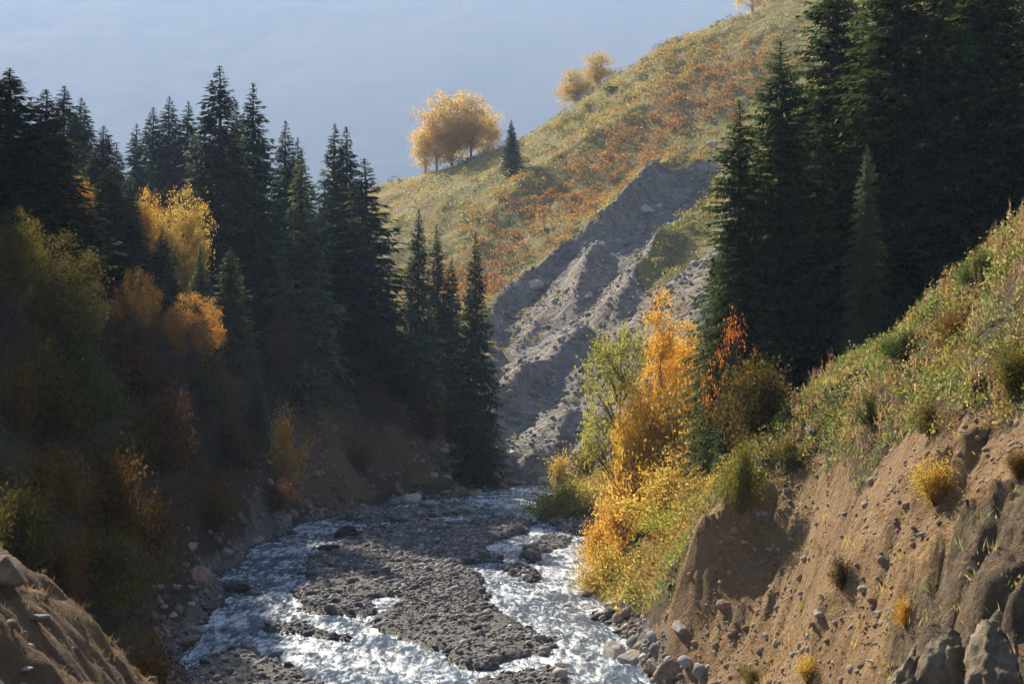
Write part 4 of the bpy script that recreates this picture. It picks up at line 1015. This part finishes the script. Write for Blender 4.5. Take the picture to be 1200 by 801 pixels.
for a in ((45, 490, 396, 120, 'dome', 'leaf_olive', 'rounded olive bush at the shaded frame edge', 50),
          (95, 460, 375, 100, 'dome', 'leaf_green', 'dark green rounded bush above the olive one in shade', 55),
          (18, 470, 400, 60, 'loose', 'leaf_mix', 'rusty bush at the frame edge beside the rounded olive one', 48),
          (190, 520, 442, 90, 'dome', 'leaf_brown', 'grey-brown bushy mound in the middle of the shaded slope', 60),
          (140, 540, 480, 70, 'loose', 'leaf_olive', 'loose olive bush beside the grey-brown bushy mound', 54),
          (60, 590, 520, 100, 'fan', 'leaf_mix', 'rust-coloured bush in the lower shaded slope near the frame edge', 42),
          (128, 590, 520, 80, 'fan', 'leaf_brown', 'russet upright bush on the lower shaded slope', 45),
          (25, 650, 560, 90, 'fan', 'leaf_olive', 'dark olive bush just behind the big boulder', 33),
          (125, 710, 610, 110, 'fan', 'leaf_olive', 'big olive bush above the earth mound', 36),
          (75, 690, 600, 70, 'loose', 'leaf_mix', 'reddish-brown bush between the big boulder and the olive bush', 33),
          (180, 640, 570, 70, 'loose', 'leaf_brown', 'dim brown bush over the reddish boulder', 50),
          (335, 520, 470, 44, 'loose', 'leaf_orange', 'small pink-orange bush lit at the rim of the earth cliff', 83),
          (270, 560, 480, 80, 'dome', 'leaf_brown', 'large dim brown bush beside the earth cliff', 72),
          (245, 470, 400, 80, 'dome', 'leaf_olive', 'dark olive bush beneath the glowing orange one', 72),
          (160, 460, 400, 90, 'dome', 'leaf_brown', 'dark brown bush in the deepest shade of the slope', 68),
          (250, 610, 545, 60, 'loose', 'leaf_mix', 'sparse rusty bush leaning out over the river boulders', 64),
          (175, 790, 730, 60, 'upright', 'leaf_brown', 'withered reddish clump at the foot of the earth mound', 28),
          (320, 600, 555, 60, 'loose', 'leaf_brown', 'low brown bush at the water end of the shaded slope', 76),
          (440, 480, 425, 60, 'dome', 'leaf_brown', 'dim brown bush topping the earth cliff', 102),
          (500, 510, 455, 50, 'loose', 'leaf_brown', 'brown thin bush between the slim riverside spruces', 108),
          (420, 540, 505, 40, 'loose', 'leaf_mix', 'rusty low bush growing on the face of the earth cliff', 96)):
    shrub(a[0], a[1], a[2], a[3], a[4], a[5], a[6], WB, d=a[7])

# ------------------------------------------------------------------ boulders
BOU = [rock_shape(4, 600 + k, 22 + k, 0.07, f_, 0.48) for k, f_ in enumerate((0.8, 0.62, 0.95, 0.5))]
BOUM = [mesh_np('boulder_rock', v, f, smooth=False) for v, f in BOU]
ROUND = [rock_shape(4, 620 + k, 5, 0.09, f_, 0.72) for k, f_ in enumerate((0.8, 0.66))]
BOUM += [mesh_np('boulder_rock', v, f, smooth=True) for v, f in ROUND]
def boulder(px, pyb, wpx, hk, proto, mat, label, group, d=None, rz=None, sink=0.2):
    x, y, z = see(px, pyb) if d is None else stand(px, d)
    w = wpx / FPX * y / 2.3
    o = bpy.data.objects.new('boulder', BOUM[proto]); COL.objects.link(o); slot(o, M[mat])
    o.scale = (w, w, w * hk); o.rotation_euler = (RNG.normal(0, 0.12), RNG.normal(0, 0.12), RNG.uniform(0, 6.28) if rz is None else rz)
    o.location = (x, y + w * 0.6, z + w * hk * (0.62 - sink))
    tag(o, label, 'boulder', group)

GB = 'boulders along the river'
for a in ((0, 690, 72, 1.0, 2, 'rock_brown', 'big brown-grey boulder on the earth mound, cut by the frame edge'),
          (41, 728, 40, 0.55, 3, 'rock_grey', 'flat pale stone lying on the earth mound'),
          (30, 788, 32, 0.6, 3, 'rock_grey', 'flat grey stone low on the earth mound near the frame corner'),
          (232, 684, 42, 0.95, 2, 'rock_red', 'reddish angular boulder at the foot of the shaded bank'),
          (275, 696, 34, 0.8, 4, 'rock_dark', 'rounded dark boulder beside the wet channel below the reddish one'),
          (298, 700, 22, 0.9, 5, 'rock_dark', 'black wet boulder standing in the edge of the channel'),
          (228, 742, 22, 0.9, 4, 'rock_grey', 'upright grey stone at the water end of the bouldery bank'),
          (216, 758, 40, 0.6, 5, 'rock_brown', 'low brown boulder at the waterline of the shaded bank'),
          (196, 738, 24, 0.9, 2, 'rock_brown', 'brown stone tucked above the low waterline boulder'),
          (190, 712, 20, 0.7, 0, 'rock_blue', 'bluish stone among the rubble of the shaded bank'),
          (202, 722, 18, 0.8, 1, 'rock_pale', 'small pale stone next to the bluish one'),
          (206, 690, 18, 0.8, 0, 'rock_grey', 'grey stone above the bluish one in the rubble'),
          (240, 715, 30, 0.6, 1, 'rock_dark', 'dark slab below the reddish angular boulder'),
          (320, 640, 34, 0.6, 0, 'rock_dark', 'dark boulder where the shaded bank meets the upper channel'),
          (300, 634, 26, 0.7, 1, 'rock_grey', 'grey boulder just above the upper channel in shade'),
          (385, 645, 30, 0.55, 5, 'rock_dark', 'dark low boulder between channel and gravel bar'),
          (405, 628, 44, 0.7, 1, 'rock_dark', 'large dark slab pointing into the blue channel'),
          (480, 592, 40, 0.95, 1, 'rock_pale', 'big pale sloping boulder under the earth cliff'),
          (460, 590, 16, 0.9, 4, 'rock_grey', 'small grey boulder at the foot of the big pale one'),
          (502, 594, 22, 0.8, 5, 'rock_blue', 'bluish boulder just past the big pale one'),
          (546, 602, 26, 0.7, 4, 'rock_grey', 'rounded grey boulder on the far gravel by the bend'),
          (530, 600, 14, 0.7, 5, 'rock_grey', 'small rounded boulder beside the rounded grey one at the bend'),
          (620, 600, 18, 0.75, 4, 'rock_dark', 'dark boulder in the water before the lemon-yellow bush'),
          (586, 656, 13, 0.95, 2, 'rock_dark', 'dark upright stone at the edge of the sunlit channel'),
          (438, 672, 12, 0.8, 0, 'rock_dark', 'lone dark stone on the main gravel bar'),
          (553, 583, 26, 0.7, 0, 'rock_brown', 'brown boulder below the last riverside spruce'),
          (522, 580, 22, 0.7, 1, 'rock_brown', 'brown boulder at the shaded foot of the spruce bank'),
          (500, 735, 14, 0.5, 1, 'rock_red', 'small reddish stone on the lower end of the main gravel bar'),
          (658, 782, 30, 0.4, 3, 'rock_dark', 'flat dark rock breaking the water near the bottom edge')):
    boulder(*a, GB)
GR = 'stones at the foot of the right bank'
for a in ((722, 776, 42, 1.1, 2, 'rock_pale', 'large pale boulder standing in the water at the foot of the cut bank'),
          (742, 778, 44, 0.8, 1, 'rock_pale', 'broad pale boulder leaning on the large one at the cut bank'),
          (765, 790, 34, 0.9, 0, 'rock_brown', 'dark brown boulder under the overhanging foot of the cut bank'),
          (786, 800, 40, 1.3, 2, 'rock_brown', 'tall brown boulder at the foot of the cut bank'),
          (662, 712, 16, 0.7, 4, 'rock_grey', 'river end stone in the row of cobbles under the yellow bushes'),
          (676, 712, 20, 0.8, 5, 'rock_grey', 'second rounded stone in the row of cobbles, from the river end'),
          (690, 718, 20, 0.85, 4, 'rock_pale', 'egg-shaped stone in the middle of the row of cobbles'),
          (706, 722, 24, 0.6, 5, 'rock_grey', 'long low stone near the bank end of the row of cobbles'),
          (718, 712, 20, 0.9, 4, 'rock_pale', 'pale stone closing the row of cobbles against the bank'),
          (734, 716, 24, 1.0, 0, 'rock_pale', 'pale blocky stone above the end of the row of cobbles'),
          (742, 735, 16, 0.8, 1, 'rock_red', 'reddish stone between the cobbles and the large pale boulder'),
          (756, 708, 18, 0.8, 2, 'rock_pale', 'pale stone half buried in the earth above the cobbles'),
          (800, 738, 40, 0.85, 0, 'rock_grey', 'big grey block set in the edge of the cut bank')):
    boulder(*a, GR, sink=0.42 if 'set in' in a[6] else 0.2)
GC = 'stones in the cut bank'
for a in ((894, 606, 24, 0.85, 0, 'rock_blue', 'bluish-white stone high in the stony hollow of the cut bank'),
          (896, 582, 15, 0.9, 4, 'rock_red', 'pinkish stone above the bluish-white one'),
          (850, 710, 24, 0.9, 5, 'rock_red', 'rounded orange-brown stone in the shaded cut bank'),
          (960, 720, 22, 0.95, 1, 'rock_pale', 'white flat-faced stone on the stony rib'),
          (952, 732, 12, 0.9, 4, 'rock_red', 'small rounded reddish stone under the white flat-faced one'),
          (1082, 628, 20, 0.7, 0, 'rock_blue', 'bluish stone on the sunlit bare earth'),
          (1012, 692, 14, 0.9, 4, 'rock_pale', 'pale stone on the stony rib above the thin crest'),
          (1022, 705, 16, 0.9, 5, 'rock_red', 'tan rounded stone next to the pale one on the rib'),
          (1030, 720, 16, 0.9, 4, 'rock_grey', 'grey stone near the bottom of the stony rib'),
          (1022, 772, 18, 0.5, 3, 'rock_pale', 'pale sliver of stone at the lower end of the rib'),
          (846, 635, 14, 0.7, 3, 'rock_pale', 'pale long stone at the upper edge of the shaded cut bank'),
          (885, 645, 13, 0.8, 0, 'rock_grey', 'grey stone in the middle of the stony hollow'),
          (872, 680, 12, 0.9, 4, 'rock_red', 'small tan stone in the stony hollow above the orange-brown one'),
          (990, 602, 16, 0.5, 3, 'rock_grey', 'thin grey stone at the dark end of the hollow'),
          (1138, 668, 18, 0.6, 0, 'rock_grey', 'grey stone perched on the thin earth crest'),
          (955, 505, 24, 0.6, 1, 'rock_grey', 'grey stone under the turf edge above the hollow')):
    boulder(*a, GC, sink=0.35)
GH = 'boulders of the landslide'
for a in ((758, 250, 26, 0.9, 2, 'rock_pale', 'largest white boulder on the crest of the landslide', None),
          (710, 266, 26, 0.5, 3, 'rock_blue', 'pale bluish slab in the upper shaded gully of the landslide', None),
          (626, 338, 22, 0.9, 4, 'rock_pale', 'rounded pale boulder at the grassy edge of the landslide', None),
          (690, 215, 16, 0.5, 3, 'rock_pale', 'white rock showing through the rust-coloured scrub', None),
          (748, 296, 14, 0.8, 0, 'rock_pale', 'pale block below the largest white boulder', None),
          (836, 170, 14, 0.9, 4, 'rock_pale', 'pale boulder at the head of the landslide', None),
          (720, 105, 30, 0.6, 1, 'rock_dark', 'dark rock on the grassy hill below the yellow tree pair', None),
          (690, 350, 16, 0.8, 2, 'rock_grey', 'grey block on the lower landslide crest', None),
          (640, 270, 12, 0.8, 0, 'rock_grey', 'grey rock between scrub and upper landslide', None),
          (604, 452, 14, 0.5, 3, 'rock_pale', 'white slab on the long pale scree spur', None),
          (672, 552, 22, 0.7, 0, 'rock_grey', 'grey boulder at the hill foot behind the lemon-yellow bush', None),
          (696, 550, 16, 0.9, 2, 'rock_pale', 'pale block at the hill foot beside the rusty bush', None),
          (604, 566, 16, 0.5, 3, 'rock_pale', 'white slab at the hill foot beside the water', None)):
    boulder(*a[:7], GH)

# bedrock showing at the bottom of the bank
def outcrop(px, py, wpx, size, seed, rz, label, mat='rock_outcrop', d=None):
    x, y, z = see(px, py) if d is None else stand(px, d)
    v, f = rock_shape(5, seed, 16, 0.17, 0.9, 0.5)
    q = 0.24 * (ridged(v[:, 0] * 2.6 + v[:, 2], v[:, 1] * 2.6 - v[:, 2] * .7, seed, 4) - 0.5) + 0.09 * fbm(v[:, 0] * 9, v[:, 1] * 9 + v[:, 2] * 7, seed + 1, 3)
    v = v + norm(v) * q[:, None]
    o = link('rock_outcrop', mesh_np('outcrop_rock', v * np.array(size), f, smooth=False), M[mat])
    o.rotation_euler = (0.0, -0.45, rz); o.location = (x, y + size[1] * 0.3, z - size[2] * 0.78)
    tag(o, label, 'rock', 'bedrock at the bottom of the bank')
outcrop(1072, 762, 0, (0.95, 0.5, 0.75), 701, 0.9, 'brown-grey bedrock block below the thin earth crest')
outcrop(1128, 748, 0, (0.85, 0.45, 0.75), 702, 0.7, 'cracked middle bedrock block between two shaded gullies')
outcrop(1188, 735, 0, (0.9, 0.5, 0.85), 703, 1.1, 'bedrock rib at the bottom frame corner, standing highest of the three')

# bare twigs hanging over the bank
def dead(px, py, label, seed, ln=1.6):
    x, y, z = see(px, py); r = np.random.default_rng(seed); parts = []
    for k in range(7):
        a = r.uniform(2.6, 4.6); tt = np.linspace(0, 1, 7)[:, None]
        d = np.array([np.cos(a), np.sin(a) * 0.6, r.uniform(-0.35, 0.5)]); L = ln * r.uniform(0.5, 1)
        p = d * L * tt + np.cumsum(r.normal(0, 0.03, (7, 3)), 0); p[:, 2] -= 0.35 * L * tt[:, 0] ** 2
        parts.append(tube(p, 0.024 * (1.1 - tt[:, 0]), 5))
    v, f = join(parts); o = link('dead_branch', mesh_np('dead_branch', v, f, smooth=True), M['deadwood']); o.location = (x, y, z + 0.15)
    tag(o, label, 'branch', 'dead branches')
dead(832, 560, 'bare grey branch hanging over the brink beside the yellow bushes', 5)
dead(812, 590, 'lower bare branch drooping from the brink towards the yellow bushes', 6, 1.3)

# ------------------------------------------------------------------ air, light, viewer
hz = bmesh.new(); bmesh.ops.create_cube(hz, size=1.0)
hm = bpy.data.meshes.new('haze'); hz.to_mesh(hm); hz.free()
N = NT('haze_air'); N.t.links.new(N.n('ShaderNodeVolumePrincipled', {'Color': HAZE_COL, 'Density': HAZE, 'Anisotropy': HAZE_G}).outputs[0], N.out.inputs['Volume'])
ho = kind(link('haze', hm, N.m), 'stuff')
zt = MT_TOP + 4; zb = -60.0
ho.scale = (4500, 4060, zt - zb); ho.location = (0, 1930, (zt + zb) / 2)

SUN_AZ, SUN_EL = math.radians(SUN_A), math.radians(SUN_E)      # azimuth measured from straight ahead towards the left
to_sun = Vector((-math.sin(SUN_AZ) * math.cos(SUN_EL), math.cos(SUN_AZ) * math.cos(SUN_EL), math.sin(SUN_EL)))
sl = bpy.data.lights.new('sun', 'SUN'); sl.energy = SUN_I; sl.angle = math.radians(0.5); sl.color = SUN_COL
so = bpy.data.objects.new('sun', sl); COL.objects.link(so); so.rotation_euler = (-to_sun).to_track_quat('-Z', 'Y').to_euler(); so.location = (0, 0, 60)
w = bpy.data.worlds.new('World'); SC.world = w; w.use_nodes = True
wn = w.node_tree; bg = wn.nodes['Background']
sky = wn.nodes.new('ShaderNodeTexSky'); sky.sky_type = 'NISHITA'; sky.sun_disc = False
sky.sun_elevation = SUN_EL; sky.sun_rotation = -SUN_AZ; sky.altitude = 1800; sky.dust_density = 1.0
wn.links.new(sky.outputs[0], bg.inputs[0]); bg.inputs[1].default_value = SKY_I

cam = bpy.data.cameras.new('camera'); co = bpy.data.objects.new('camera', cam); COL.objects.link(co)
cam.sensor_width = 36; cam.lens = 36 * FPX / 1200; cam.clip_end = 5000; cam.clip_start = 0.1
co.location = (0, 0, CAMZ); co.rotation_euler = (math.radians(90) + math.atan((HOR - 400.5) / FPX), 0, 0)
SC.camera = co
SC.view_settings.view_transform = 'Standard'; SC.view_settings.look = 'None'; SC.view_settings.gamma = 1; SC.view_settings.exposure = EXPO
SC.view_settings.use_curve_mapping = False
SC.render.engine = 'CYCLES'
cy = SC.cycles
cy.use_denoising = True; cy.denoiser = 'OPENIMAGEDENOISE'
cy.max_bounces = 6; cy.diffuse_bounces = 2; cy.glossy_bounces = 2; cy.transmission_bounces = 4; cy.volume_bounces = 0; cy.transparent_max_bounces = 4
cy.use_adaptive_sampling = True; cy.adaptive_threshold = 0.03; cy.sample_clamp_indirect = 4.0
